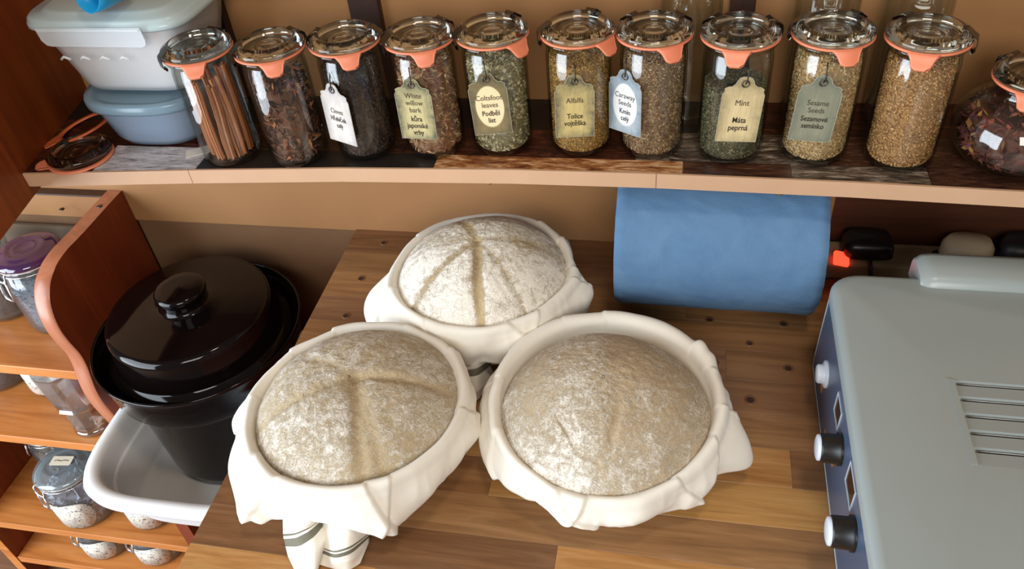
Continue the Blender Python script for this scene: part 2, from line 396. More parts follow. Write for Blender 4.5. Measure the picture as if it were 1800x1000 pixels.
def rand_rot(n, flat=0.0):
    """random rotation matrices; flat in 0..1 lays the long axis along the jar wall"""
    q = rng.normal(size=(n, 4)); q /= np.linalg.norm(q, axis=1)[:, None]
    w_, x_, y_, z_ = q.T
    return np.stack([np.stack([1 - 2 * (y_ * y_ + z_ * z_), 2 * (x_ * y_ - z_ * w_), 2 * (x_ * z_ + y_ * w_)], 1),
                     np.stack([2 * (x_ * y_ + z_ * w_), 1 - 2 * (x_ * x_ + z_ * z_), 2 * (y_ * z_ - x_ * w_)], 1),
                     np.stack([2 * (x_ * z_ - y_ * w_), 2 * (y_ * z_ + x_ * w_), 1 - 2 * (x_ * x_ + y_ * y_)], 1)], 1)
def scatter(name, center, rfun, z0, z1, n, size, pal_, label, cat='contents', vary=.4, top=.22, core=None, parent=None, jit=.0015):
    """a heap of small pieces lying against the inside of a jar, one mesh"""
    nt = int(n * top); ns = n - nt
    a_ = rng.uniform(0, 2 * np.pi, ns); z_ = rng.uniform(z0, z1, ns)
    rr = np.array([rfun(q) for q in z_]) - max(size) * .62 - rng.uniform(0, jit, ns)
    P_ = np.stack([rr * np.cos(a_), rr * np.sin(a_), z_], 1)
    rt = (rfun(z1) - max(size) * .8) * np.sqrt(rng.uniform(0, 1, nt)); at = rng.uniform(0, 2 * np.pi, nt)
    bumpy = .0016 * np.sin(rt * 240 + at * 2) + rng.uniform(0, jit * 1.4, nt)
    P_ = np.concatenate([P_, np.stack([rt * np.cos(at), rt * np.sin(at), z1 + bumpy], 1)])
    Rr = rand_rot(n); sc = np.array(size)[None, :] * rng.uniform(1 - vary, 1 + vary * .5, (n, 3))
    V = np.einsum('nij,nkj->nki', Rr, OCT[None] * sc[:, None, :]) + P_[:, None, :]
    # keep every corner inside the glass
    V = V.reshape(-1, 3); rad = np.hypot(V[:, 0], V[:, 1]); zc = np.clip(V[:, 2], z0 + .0005, None); V[:, 2] = zc
    lim = np.interp(zc, np.linspace(z0 - .01, z1 + .03, 60), [rfun(q) for q in np.linspace(z0 - .01, z1 + .03, 60)]) - .0004
    k = np.where(rad > lim, lim / np.maximum(rad, 1e-6), 1); V[:, 0] *= k; V[:, 1] *= k
    F = (np.array(OCTF)[None] + (np.arange(n) * 6)[:, None, None]).reshape(-1, 3)
    prof = [(.0001, z0 + .001)] + [(rfun(q) - max(size) * .75 - jit, q) for q in np.linspace(z0 + .001, z1 - .0005, 14)] + [(.0001, z1 - .0005)]
    cm = MB().lathe(prof, 28)
    nv = len(V); verts = np.concatenate([V, np.array(cm.v)]); faces = F.tolist() + [[q + nv for q in f_] for f_ in cm.f]
    o = mesh_obj(name, verts, faces, attr_mat('dried_goods', .75))
    pc = np.array([lin(c)[:3] for c in pal_]); pick = pc[rng.integers(0, len(pc), n)] * rng.uniform(.75, 1.2, (n, 1))
    cc = np.concatenate([np.repeat(pick, 6, 0), np.repeat(pc.mean(0)[None] * .72, len(cm.v), 0)])
    at_ = o.data.color_attributes.new('tone', 'FLOAT_COLOR', 'POINT')
    at_.data.foreach_set('color', np.concatenate([cc, np.ones((len(cc), 1))], 1).ravel())
    if parent: o.parent = parent
    else: o.location = center; tag(o, label, cat, None, 'stuff')
    return o
def rj(z): return float(np.interp(z, [0, .0045, .0065, .011, .105, .116, .126, .16], [.024, .027, .0318, .0338, .0338, .0332, .0316, .0316]))

JX = [(-.547, .788), (-.459, .792), (-.376, .811), (-.291, .819), (-.210, .829), (-.116, .833), (-.034, .831), (.054, .826), (.145, .829), (.233, .820)]
JI = [('slim glass jar of cinnamon sticks, leftmost of the row on the shelf', -14, (-75, 130)),
      ('glass jar of coarse dark brown dried pods, second from the left, no tag', -3, (-85, 110)),
      ('glass jar of black cloves with a narrow white tag', 0, (-115, 80)),
      ('glass jar of reddish willow bark chips with a yellow green tag', 3, (-75, 120)),
      ('glass jar of pale green leaf flakes with an oval panel tag', 41, (-80, 135)),
      ('glass jar of golden alfalfa seed with a yellow tag', 48, (-85, 150)),
      ('glass jar of brown caraway seed with a grey white tag', 26, (-130, 125)),
      ('glass jar of dark green mint with a cream tag', -3, (-122, 115)),
      ('glass jar of pale sesame seed with a grey green tag', 25, (-95, 145)),
      ('glass jar of tan seeds without a tag, rightmost tall jar', 0, (-130, 88))]
for i, ((x, y), (lb, tb, cl)) in enumerate(zip(JX, JI)): jar(i, x, y, lb, tb, cl)
# cinnamon sticks: curled quills leaning in the first jar
cm_ = wood('cinnamon_bark', '9c5c34', 'b06c40', 'c4845a', .8, rand=.14, grain=3.0, axis='Z', contrast=.35)
def quill(r0, L, seed):
    random.seed(seed); n = 22; mz = 9; v = []; f = []
    sec = []
    for s_ in (1, -1):
        for k in range(n // 2 + 1):
            t_ = k / (n // 2); an = math.pi * (1.55 - 1.9 * t_ * 1.0); r = r0 * (.5 + .0 * t_)
            sec.append((s_ * (r0 * .46 + r * math.cos(an) * .92), r * math.sin(an) * .95, t_))
    for q in range(mz):
        z = L * q / (mz - 1); wob = 1 + .06 * math.sin(q * 1.7 + seed)
        bx = .0012 * math.sin(q * .6 + seed)
        for off in (1, .72):
            for (a_, b_, t_) in sec: v.append((a_ * wob * (1 if off == 1 else .86) + bx, b_ * wob * off, z + (.0015 * math.sin(a_ * 900 + seed) if q in (0, mz - 1) else 0)))
    m = len(sec); st = 2 * m
    for q in range(mz - 1):
        for k in range(m - 1):
            if k == n // 2: continue
            f.append((q * st + k, q * st + k + 1, (q + 1) * st + k + 1, (q + 1) * st + k))
            f.append((q * st + m + k, (q + 1) * st + m + k, (q + 1) * st + m + k + 1, q * st + m + k + 1))
    for k in range(m - 1):
        if k == n // 2: continue
        for q in (0, mz - 1): f.append((q * st + k, q * st + k + 1, q * st + m + k + 1, q * st + m + k))
    for k in (0, n // 2, n // 2 + 1, m - 1):
        for q in range(mz - 1): f.append((q * st + k, (q + 1) * st + k, (q + 1) * st + m + k, q * st + m + k))
    return v, f
x, y = JX[0]
fa = face_ang(x, y)
QS = [(-42, .0245, .0060, .100, -.02, 'front left'), (-8, .0245, .0064, .096, .03, ''), (24, .0245, .0072, .104, -.03, ''), (58, .0245, .0062, .112, .02, ''), (95, .0235, .0060, .108, 0, ''), (135, .023, .0062, .100, .02, ''), (180, .023, .0064, .112, 0, ''), (-135, .023, .006, .103, 0, ''), (-88, .0235, .0062, .094, .0, ''), (0, .004, .0066, .108, .0, '')]
QL = ['cinnamon stick at the far left of the cinnamon jar', 'shorter cinnamon stick in front, left of the thickest one', 'thickest cinnamon stick in the middle front of the jar', 'tall cinnamon stick right of the thickest one', 'cinnamon stick against the right wall of the jar', 'cinnamon stick at the back right of the jar', 'tall cinnamon stick at the very back of the jar', 'cinnamon stick at the back left of the jar', 'short cinnamon stick at the left wall, behind the far left one', 'cinnamon stick in the centre of the bundle']
for k, (an, rr, r0, L, tilt, _) in enumerate(QS):
    v, f_ = quill(r0, L, k + 3)
    A = fa + math.radians(an)
    o = mesh_obj('cinnamon_stick', v, f_, cm_, smooth=True); sharp(o, 50)
    o.location = (x + rr * math.cos(A), y + rr * math.sin(A), ZS + .0085); o.rotation_euler = (tilt * .6, tilt, A + math.pi / 2 + .2 * math.sin(k * 5))
    tag(o, QL[k], 'cinnamon', 'cinnamon sticks in the first jar')
def cen(i): return (JX[i][0], JX[i][1], ZS + .0003)
scatter('dried_pods', cen(1), rj, .0052, .104, 700, (.0080, .0028, .0010), ['5a2e1c', '3a2016', '7a4222', 'b06c38', '2c1a16', '6a3420', '8a6248'], 'coarse dark brown dried pods filling the second jar', vary=.6, jit=.003)
scatter('dried_cloves', cen(2), rj, .0052, .114, 3200, (.0028, .0014, .0012), ['2a1a14', '1e1410', '38241a', '45302a', '1a1212', '5a3c28'], 'blackish cloves filling the jar with the narrow white tag')
scatter('willow_bark_chips', cen(3), rj, .0052, .116, 2200, (.0050, .0019, .0006), ['a87048', 'c09064', '8a5438', 'dcb48a', '965c40', 'c8a478', '7a4830'], 'reddish brown bark chips behind the yellow green tag')
scatter('leaf_flakes', cen(4), rj, .0052, .114, 3200, (.0030, .0024, .0006), ['b0a680', '948a60', 'ccc09a', '766c48', 'bcae84', '8a7e54', 'ded2ae'], 'pale green leaf flakes behind the oval panel tag')
scatter('alfalfa_seed', cen(5), rj, .0052, .112, 7500, (.0015, .0011, .0009), ['c8964c', 'a87c3c', 'dcb064', '8c6428', 'b88c3c'], 'golden brown fine seed behind the yellow tag')
scatter('caraway_seed', cen(6), rj, .0052, .117, 6000, (.0028, .0008, .0007), ['9c7850', '7a5a3a', 'c09c70', '684a2e', 'a88460', 'd4b48c'], 'brown slender seeds behind the grey white tag')
scatter('mint_leaves', cen(7), rj, .0052, .085, 6500, (.0017, .0012, .0006), ['645e42', '4c482f', '787050', '565238', '8e8660'], 'dark green crushed mint behind the cream tag')
scatter('sesame_seed', cen(8), rj, .0052, .120, 5600, (.0020, .0013, .0010), ['e0bc88', 'c8a068', 'f0d4a4', 'b48c58', 'd8b47c'], 'pale tan seed behind the grey green tag')
scatter('tan_seed', cen(9), rj, .0052, .118, 6800, (.0017, .0012, .0009), ['d09c60', 'b4824a', 'e4b478', '9c6c3a', 'c49058'], 'tan seed filling the rightmost tall jar')

# ------------------------------------------------------------ hanging tags
def tag_mat(name, base, edge, cream=None, oval=False):
    t = NT(name); c = t.n('ShaderNodeTexCoord'); sp = t.n('ShaderNodeSeparateXYZ'); t.l(c.outputs['Object'], sp.inputs[0])
    ax = t.n('ShaderNodeMath', operation='ABSOLUTE'); t.l(sp.outputs[0], ax.inputs[0])
    mx = t.n('ShaderNodeMapRange'); mx.inputs[1].default_value = .008; mx.inputs[2].default_value = .022; t.l(ax.outputs[0], mx.inputs[0])
    mz = t.n('ShaderNodeMapRange'); mz.inputs[1].default_value = .045; mz.inputs[2].default_value = .068; t.l(sp.outputs[2], mz.inputs[0])
    mb_ = t.n('ShaderNodeMapRange'); mb_.inputs[1].default_value = .010; mb_.inputs[2].default_value = -.003; t.l(sp.outputs[2], mb_.inputs[0])
    m1 = t.n('ShaderNodeMath', operation='MAXIMUM'); t.l(mx.outputs[0], m1.inputs[0]); t.l(mz.outputs[0], m1.inputs[1])
    m2 = t.n('ShaderNodeMath', operation='MAXIMUM'); t.l(m1.outputs[0], m2.inputs[0]); t.l(mb_.outputs[0], m2.inputs[1])
    v = t.coord(scale=(1, 1, .12)); n = t.noise(v, 260, 4, .7)
    n2 = t.noise(t.coord(), 90, 4, .6)
    a_ = t.n('ShaderNodeMath', operation='MULTIPLY'); t.l(m2.outputs[0], a_.inputs[0]); r_ = t.ramp(n2, [(.3, .35), (.65, 1.3)]); t.l(r_, a_.inputs[1]); a_.use_clamp = True
    base_c = t.mix(.5, base, t.ramp(n, [(.3, 'b8b09c'), (.6, 'fffaf0')]), 'MULTIPLY')
    col = t.mix(a_.outputs[0], base_c, edge)
    if oval:
        v2 = t.n('ShaderNodeVectorMath', operation='SUBTRACT'); t.l(c.outputs['Object'], v2.inputs[0]); v2.inputs[1].default_value = (0, 0, .034)
        v3 = t.n('ShaderNodeVectorMath', operation='MULTIPLY'); t.l(v2.outputs[0], v3.inputs[0]); v3.inputs[1].default_value = (1 / .0165, 0, 1 / .026)
        ln = t.n('ShaderNodeVectorMath', operation='LENGTH'); t.l(v3.outputs[0], ln.inputs[0])
        rr = t.ramp(ln.outputs['Value'], [(.93, 1.0), (1.0, 0.0)])
        col = t.mix(rr, col, t.mix(n2, cream, 'e8d4ac' if not cream.startswith('c8') else 'd8d4cc'))
    t.col(col); t.set(Roughness=.7); return t.m
TG = [(2, (-.012, 0), -48, 0.0, 'white paper tag hanging turned sideways on the clove jar', ('d8d0cc', 'a8a4a4', None, False), 'Cloves', 'Hřebíček\ncelý', .0088, .88),
      (3, (-.0105, 0), -22, 0.0, 'yellow green wood grain tag on the willow bark jar', ('c0b484', '55563e', None, False), 'White\nwillow\nbark', 'kůra\njaponské\nvrby', .0088, 1),
      (4, (-.0068, 0), -8, -.04, 'olive tag with a cream oval on the leaf flake jar', ('8a7850', '5a5238', 'e0c898', True), 'Coltsfoot\nleaves', 'Podběl\nlist', .0088, 1),
      (5, (-.0075, 0), 2, .02, 'yellow tag with dark top on the alfalfa jar', ('c8b478', '605c44', None, False), 'Alfalfa\n', 'Tolice\nvojtěška', .0088, 1),
      (6, (-.020, 0), -34, -.02, 'weathered blue white tag on the caraway jar', ('a4aeb4', '6c7c8c', 'c8ccd0', True), 'Caraway\nSeeds', 'Kmín\ncelý', .0086, 1),
      (7, (.002, 0), 10, .07, 'cream parchment tag on the mint jar', ('d8c498', '9a8c64', None, False), 'Mint\n', 'Máta\npeprná', .0092, 1),
      (8, (-.009, 0), 10, .07, 'grey green tag on the sesame jar', ('8c8c78', '6c7060', None, False), 'Sesame\nSeeds', 'Sezamové\nsemínko', .0084, 1)]
TZ = {2: .030, 3: .034, 4: .037, 5: .033, 6: .034, 7: .036, 8: .036}
TPX = {2: (-.012, 0), 3: (-.012, 0)}
half = [(.0215, 0), (.0215, .055), (.0195, .0585), (.0200, .0615), (.0165, .0635), (.0125, .0640), (.0095, .0668), (.0082, .0705), (.0060, .0735), (.0030, .0748)]
for (ji, (dx, dyy), yaw, roll, lb, mt, t1, t2, fs, sc) in TG:
    jx, jy = JX[ji]
    ang = face_ang(jx, jy) + math.radians(yaw)         # direction the tag faces
    # touch point on the glass, then the tag hangs flat in front of it
    A = face_ang(jx, jy) + math.radians(yaw) * .55 + (dx / .04) * 1.0
    px, py = jx + .0400 * math.cos(A), jy + .0400 * math.sin(A)
    tg = empty('paper_tag', (px, py, ZS + TZ[ji]), lb, 'tag', 'paper tags on the jars', rz=ang + math.pi / 2)
    tg.rotation_euler = (-.03, roll, ang + math.pi / 2)
    poly = half + [(-a_, b_) for a_, b_ in reversed(half)]
    m = tag_mat('tag_paper_%s' % lb.split()[0] + str(ji), *mt)
    MB().prism(poly, -.0004, .0004, fn=lambda a_, b_, c_: (a_, c_, b_)).build('card', m, tg)
    edge_m = plain('tag_rim', 'a8a08c', .7)
    MB().tube([(a_, -.0003, b_) for a_, b_ in poly], .00035, 5, True).build('card_rim', edge_m, tg)
    ey = MB(); ey.tube([(.0036 * math.cos(q), -.0009, .0675 + .0036 * math.sin(q)) for q in np.linspace(0, 2 * math.pi, 20, endpoint=False)], .0009, 6, True)
    ey.build('eyelet', plain('eyelet_brass', '6a6058', .35, .9), tg, True)
    MB().tube([(0, -.0010, .0672), (0.0012, -.0022, .0720), (.0008, -.0006, .080), (0, .0022, .0875)], .0007, 6).build('wire_loop', M['black'], tg, True)
    n1, n2 = t1.count('\n') + 1, t2.count('\n') + 1
    lh = fs * 1.08; tot = (n1 + n2) * lh; zc = .031
    lettering(t1, fs, plain('label_ink_soft', '4a4236', .8), tg, (0, -.0007, zc + tot / 2 - n1 * lh / 2), sx=.88 * sc)
    lettering(t2, fs * .98, M['ink'], tg, (0, -.0007, zc - tot / 2 + n2 * lh / 2), bold=.00008, sx=.82 * sc)

# ------------------------------------------------------------ bulb jar at the right end and tall plain jars behind
bx, by = .345, .822
bj = empty('bulb_jar', (bx, by, ZS + .0003), 'squat round bulb jar of dried red petals at the right end of the shelf', 'jar')
BO = [(.0001, .003), (.03, .0), (.040, .001), (.052, .008), (.062, .022), (.066, .038), (.0635, .054), (.054, .068), (.043, .077), (.0375, .083), (.037, .087), (.040, .0895), (.040, .092), (.036, .093)]
BI = [(.034, .093), (.035, .085), (.041, .075), (.052, .066), (.0612, .053), (.0638, .038), (.0598, .023), (.0500, .0105), (.038, .0045), (.0001, .0045)]
MB().lathe(BO + BI, 72).build('glass_body', M['glass'], bj, True)
lid_ring_mb(.0355, .0415, .0934, .0022, dirang(bx, by, 0)).build('rubber_ring', M['ring'], bj, True)
outward(lid_mb(.096, .041).build('glass_lid', M['glass_lid'], bj, True))
for c in (-120, 60, 170): sharp(clip_mb(dirang(bx, by, c), .041, .105).build('clip', M['steel'], bj), 40)
def rbulb(z): return float(np.interp(z, [h for r, h in reversed(BI)], [r for r, h in reversed(BI)])) - .001
scatter('dried_petals', (bx, by, ZS + .0003), rbulb, .006, .060, 750, (.0072, .0030, .0006), ['4a1e1c', '6a2c22', '8a4630', '2e1414', '70303a', 'a8763c', '3a1c18'], 'dark red dried petals heaped in the bulb jar', vary=.55, jit=.004)
for k, (x, y, r, h, lb) in enumerate(((.003, .9045, .034, .25, 'tall empty glass jar behind the caraway and mint jars'), (.147, .9045, .034, .27, 'tall empty glass jar behind the sesame jar'), (.240, .9045, .034, .27, 'tall empty glass jar behind the rightmost tall jar'))):
    t = empty('storage_jar', (x, y, ZS + .0003), lb, 'jar', 'tall empty jars at the back of the shelf')
    MB().lathe([(.0001, .004), (r - .006, 0), (r - .001, .004), (r, .012), (r, h - .05), (r - .004, h - .03), (r - .010, h - .02), (r - .010, h - .004), (r - .012, h), (r - .0145, h - .004), (r - .0145, h - .02), (r - .007, h - .032), (r - .002, h - .05), (r - .002, .012), (r - .006, .007), (.0001, .008)], 56).build('glass_body', M['glass'], t, True)
    MB().lathe([(.0001, h + .004), (r - .012, h + .004), (r - .009, h + .002), (r - .009, h - .001), (r - .0125, h + .0005)], 40).build('lid', M['glass'], t, True)

# ------------------------------------------------------------ plastic tubs, spare lid and rings on the left of the shelf
def milky(name, c, alpha, rough=.35, scale=40):
    t = NT(name); t.col(t.mix(t.noise(t.coord(), scale, 3), c, c)); t.b.inputs['Roughness'].default_value = rough
    t.b.inputs['Alpha'].default_value = alpha; t.b.inputs['Subsurface Weight'].default_value = .0; return t.m
mk_clear = milky('frosted_plastic', 'f6faff', .5, .2); mk_lid = milky('pale_aqua_plastic', 'd0e4e8', .62, .2); mk_blue = milky('smoky_blue_plastic', '9cb0c8', .60, .2); mk_lid2 = milky('blue_grey_plastic', '84a0b2', .85, .2)
rz_ = .02
lc = empty('round_food_box', (-.666, .856, ZS + .0003), 'smoky blue plastic food box with lid under the big white one', 'food box', rz=rz_)
MB().lathe([(.0001, .001), (.055, .001), (.064, .003), (.070, .012), (.080, .050), (.083, .058), (.081, .058), (.078, .050), (.068, .013), (.062, .005), (.0001, .003)], 72, power=2.9, sx=.94, sy=.90).build('box_body', mk_blue, lc, True)
MB().lathe([(.0001, .066), (.070, .066), (.076, .0665), (.080, .0695), (.088, .0695), (.0895, .066), (.0895, .060), (.088, .056), (.085, .056), (.0845, .062), (.0001, .062)], 72, power=2.9, sx=.94, sy=.90).build('box_lid', mk_lid2, lc, True)
o = MB().lathe([(.0001, .0036), (.061, .0058), (.067, .014), (.0715, .034), (.066, .036), (.03, .0345), (.0001, .036)], 60, power=2.9, sx=.94, sy=.90).build('blue_grey_powder', plain('grey_powder', '76828e', .9, c2='98a4b0', scale=50, bump=.8), None, True)
o.location = lc.location; o.rotation_euler.z = rz_; tag(o, 'blue grey powder filling the lower plastic food box', 'powder')
uz = ZS + .0003 + .0700
uc = empty('square_food_box', (-.668, .866, uz + .0002), 'big frosted square food box of flour with pale aqua clip lid', 'food box', rz=.0)
MB().lathe([(.0001, .0), (.062, .0), (.070, .003), (.074, .010), (.096, .090), (.100, .094), (.097, .096), (.093, .090), (.0715, .011), (.067, .005), (.0001, .002)], 96, power=5.0, sx=1.03, sy=.78).build('box_body', mk_clear, uc, True)
MB().lathe([(.0001, .108), (.078, .108), (.084, .107), (.088, .1035), (.099, .1035), (.102, .101), (.1025, .097), (.104, .096), (.1045, .091), (.102, .089), (.1005, .094), (.0985, .098), (.0001, .099)], 96, power=5.0, sx=1.03, sy=.78).build('box_lid', mk_lid, uc, True)
cl = MB()
cl.prism([(-.072, .098), (-.072, .082), (-.068, .076), (-.062, .0745), (.056, .0735), (.062, .0765), (.064, .082), (.064, .098)], -.0865, -.0850, fn=lambda a_, b_, c_: (a_, c_ - (.098 - b_) * -.12, b_)); cl.box(-.070, .062, -.0872, -.0862, .094, .0965, .0004)
cl.build('lid_clip', milky('clip_plastic', 'e8f0f6', .5), uc)
for q in range(4): MB().tube([(-.055 + q * .026, -.0868, .060), (-.049 + q * .026, -.0880, .064), (-.042 + q * .026, -.0868, .060)], .0016, 6).build('moulded_loop', mk_clear, uc, True)
o = MB().lathe([(.0001, .0028), (.066, .0058), (.0705, .012), (.0885, .082), (.080, .085), (.03, .081), (.0001, .084)], 72, power=5.0, sx=1.03, sy=.78).build('white_flour', plain('flour_white', 'f8f4ee', .95, c2='e2dad0', scale=30, bump=.5), None, True)
o.location = uc.location; tag(o, 'white flour filling the big frosted food box', 'flour')
# teal silicone scoop on the lid
ts = empty('silicone_scoop', (-.634, .792, uz + .1092), 'small teal blue silicone cup lying on the big food box', 'cup')
sc_ = MB(); n = 28
sc_.lathe([(.006, 0), (.011, .001), (.0165, .010), (.021, .028), (.0232, .050), (.0220, .0502), (.0196, .029), (.0152, .011), (.010, .003), (.0001, .002)], 40)
o = sc_.build('cup', plain('teal_silicone', '1c9cd0', .3, c2='1488c0'), ts, True); o.rotation_euler = (math.radians(78), 0, math.radians(-18)); o.location = (.0, .030, .0225)
# spare lid with ring, and spare ring behind
sl = empty('spare_jar_lid', (-.752, .768, ZS + .0006), 'glass jar lid with its orange ring lying flat at the left shelf end', 'lid')
sl.rotation_euler = (.0, 0, 0)
o = outward(lid_mb(.0072).build('glass_lid', M['glass_lid'], sl, True))
o = lid_ring_mb(.030, .0405, .0004, .0022, math.radians(205), droop=.12, tab_len=.017).build('rubber_ring', M['ring'], sl, True)
sr = lid_ring_mb(.0315, .0405, 0, .0022, math.radians(215), droop=.1, tab_len=.017).build('rubber_ring', M['ring_dark'], None, True)
sr.location = (-.778, .824, ZS + .012); sr.rotation_euler = (.0, math.radians(-14), 0)
tag(sr, 'loose deep orange rubber ring leaning behind the spare glass lid', 'rubber ring')
o = MB().prism([(-.016, -.010), (.015, -.008), (.016, .010), (-.015, .009)], 0, .0008).build('paper_slip', plain('slip_paper', 'd8d2c8', .8)); o.location = (-.598, .790, ZS + .0002); o.rotation_euler.z = .5
tag(o, 'small white paper slip beside the foot of the cinnamon jar', 'paper')

# ------------------------------------------------------------ blue paper roll
rr = .0945
def roll_mesh():
    nx, na = 60, 120; v = []; f = []
    for i in range(nx):
        x = -.1215 + .243 * i / (nx - 1); e_ = min(1, (min(i, nx - 1 - i)) / 1.5)
        for j in range(na):
            a_ = 2 * math.pi * j / na
            edge = math.exp(-min(i, nx - 1 - i) / 4.0)
            d_ = .0013 * noise.noise(Vector((x * 9 + a_ * 1.5, math.cos(a_) * 2.6, math.sin(a_) * 2.6))) + edge * .0030 * noise.noise(Vector((x * 30, math.cos(a_) * 9, math.sin(a_) * 9)))
            d_ += .0008 * noise.noise(Vector((x * 60 - a_ * 9, math.cos(a_) * 12, math.sin(a_) * 12)))
            r = rr - .0012 + d_ - (1 - e_) * .003
            r = min(r, rr)
            v.append((x, r * math.cos(a_), r * math.sin(a_)))
    for i in range(nx - 1):
        for j in range(na): f.append((i * na + j, i * na + (j + 1) % na, (i + 1) * na + (j + 1) % na, (i + 1) * na + j))
    # end faces with the core hole
    for i in (0, nx - 1):
        b_ = len(v); x = v[i * na][0]
        for j in range(na): a_ = 2 * math.pi * j / na; v.append((x, .021 * math.cos(a_), .021 * math.sin(a_)))
        for j in range(na):
            q = (i * na + j, i * na + (j + 1) % na, b_ + (j + 1) % na, b_ + j); f.append(q if i == 0 else q[::-1])
    return v, f
pr_ = empty('paper_roll', (.0505, .8425, rr + .0006), 'big blue crumpled paper towel roll lying under the shelf', 'paper roll')
v, f = roll_mesh()
t = NT('blue_tissue'); vv = t.coord(scale=(1, 1, 1)); n1 = t.noise(vv, 22, 5, .6, .8); n2 = t.noise(vv, 900, 2)
t.col(t.mix(n1, '4a719c', '688cae')); hb = t.mix(.35, n1, n2); t.bump(hb, .9, .0016); t.set(Roughness=.85)
ro = mesh_obj('roll', v, f, t.m, pr_, smooth=True); sharp(ro, 60)
MB().lathe([(.0205, -.1205), (.0205, .1205), (.0185, .1205), (.0185, -.1205), (.0205, -.1205)], 30).build('cardboard_core', plain('cardboard', 'a08866', .8), pr_, True).rotation_euler = (0, math.pi / 2, 0)
# ------------------------------------------------------------ power strip and plugs behind the oven
ps = empty('power_strip', (.188, .908, .004), 'pale power strip with glowing red switch behind the oven', 'power strip')
bevel_box('housing', .005, .34, -.028, .022, -.0035, .024, plain('shaded_white_plastic', 'ac9878', .5), ps, .004)  # white plastic, its colour darkened for the shade behind the oven
em = NT('red_neon_switch'); em.b.inputs['Base Color'].default_value = lin('ff2a10'); em.b.inputs['Emission Color'].default_value = (1, .05, .02, 1); em.b.inputs['Emission Strength'].default_value = 2.5
sw = MB().box(-.012, .008, -.010, .010, 0, .007, .002).build('red_switch', em.m, ps); sw.location = (.030, -.0215, .0245); sw.rotation_euler = (math.radians(20), .2, 0)
MB().lathe([(.011, 0), (.0105, .0008), (.0001, .0008)], 24, c=(.155, 0, .024)).build('socket', M['black'], ps, True)
MB().lathe([(.011, 0), (.0105, .0008), (.0001, .0008)], 24, c=(.265, 0, .024)).build('socket', M['black'], ps, True)
def plug(x, w, d, h, mat, label, power=5):
    p = empty('plug', (x, .906, .0288), label, 'plug')
    MB().lathe([(.0001, .0), (1 * w * .8, .0), (w, .005), (w * .96, h * .7), (w * .8, h), (.0001, h)], 40, power=power, sy=d / w).build('plug_body', mat, p, True)
    MB().tube([(0, -d * .6, h * .4), (0, -d - .01, h * .3), (.004, -d - .022, -.012), (.01, -d - .024, -.030)], .0032, 8).build('cable', mat, p, True)
plug(.250, .032, .022, .026, M['black'], 'black angular plug next to the red switch')
plug(.371, .032, .022, .028, plain('white_plug', 'c8b090', .5), 'cream rounded plug between the two black plugs', 2.4)
plug(.440, .033, .022, .032, plain('black_plug_b', '14120f', .5), 'black rounded plug at the right frame edge', 2.6)
bevel_box('extension_housing', .34, .42, -.028, .022, -.0035, .024, plain('shaded_white_plastic', 'ac9878', .5), ps, .004)

# ------------------------------------------------------------ the grey oven on the right
OH = .150
OX = .168
ov = empty('table_oven', (OX, .245, 0), 'grey tabletop oven with dark blue control side and ventilated top', 'oven')
grey = plain('oven_grey_enamel', '9aa4a4', .30, c2='909a9a', scale=6, bump=.05); slate = plain('oven_slate_panel', '4c5e7a', .32, c2='465870', scale=8, bump=.05)
MB().box(.012, .60, 0, .475, .006, .136, .004).build('body', slate, ov)
# top cover: rounded slab with overhang, made as an outline with rounded corners, louvred opening left out
def rrect(x0, x1, y0, y1, r, n=8):
    out = []
    for cx, cy, a0 in ((x1 - r, y1 - r, 0), (x0 + r, y1 - r, 90), (x0 + r, y0 + r, 180), (x1 - r, y0 + r, 270)):
        for k in range(n + 1):
            a_ = math.radians(a0 + 90 * k / n); out.append((cx + r * math.cos(a_), cy + r * math.sin(a_)))
    return out
topb = MB(); rings = []
for dd, z in ((.004, .128), (.0, .132), (0, .1415), (.0012, .1450), (.0040, .1482), (.009, .1500)):
    rings.append([(x, y, z) for x, y in rrect(-.002 + dd, .62 - dd, -.02 + dd, .474 - dd, .030)])
n = len(rings[0]); v = [p for r_ in rings for p in r_]; f = []
for q in range(len(rings) - 1):
    for k in range(n): f.append((q * n + k, q * n + (k + 1) % n, (q + 1) * n + (k + 1) % n, (q + 1) * n + k))
VX0, VX1, VY0, VY1 = .094, .50, .228, .324           # vent opening in the top
hole = [(VX1, VY1), (VX0, VY1), (VX0, VY0), (VX1, VY0)]
b_ = len(v); v += [(x, y, .15) for x, y in hole]
L = (len(rings) - 1) * n; m8 = n // 4
cor = [L + k * m8 + m8 // 2 for k in range(4)]
for k in range(4):
    idx = []; i0 = cor[k]; i1 = cor[(k + 1) % 4]
    q = i0
    while True:
        idx.append(q)
        if q == i1: break
        q = L + ((q - L + 1) % n)
    f.append(idx + [b_ + (k + 1) % 4, b_ + k])
tp = topb.add(v, f).build('top_cover', grey, ov); sharp(tp, 30)
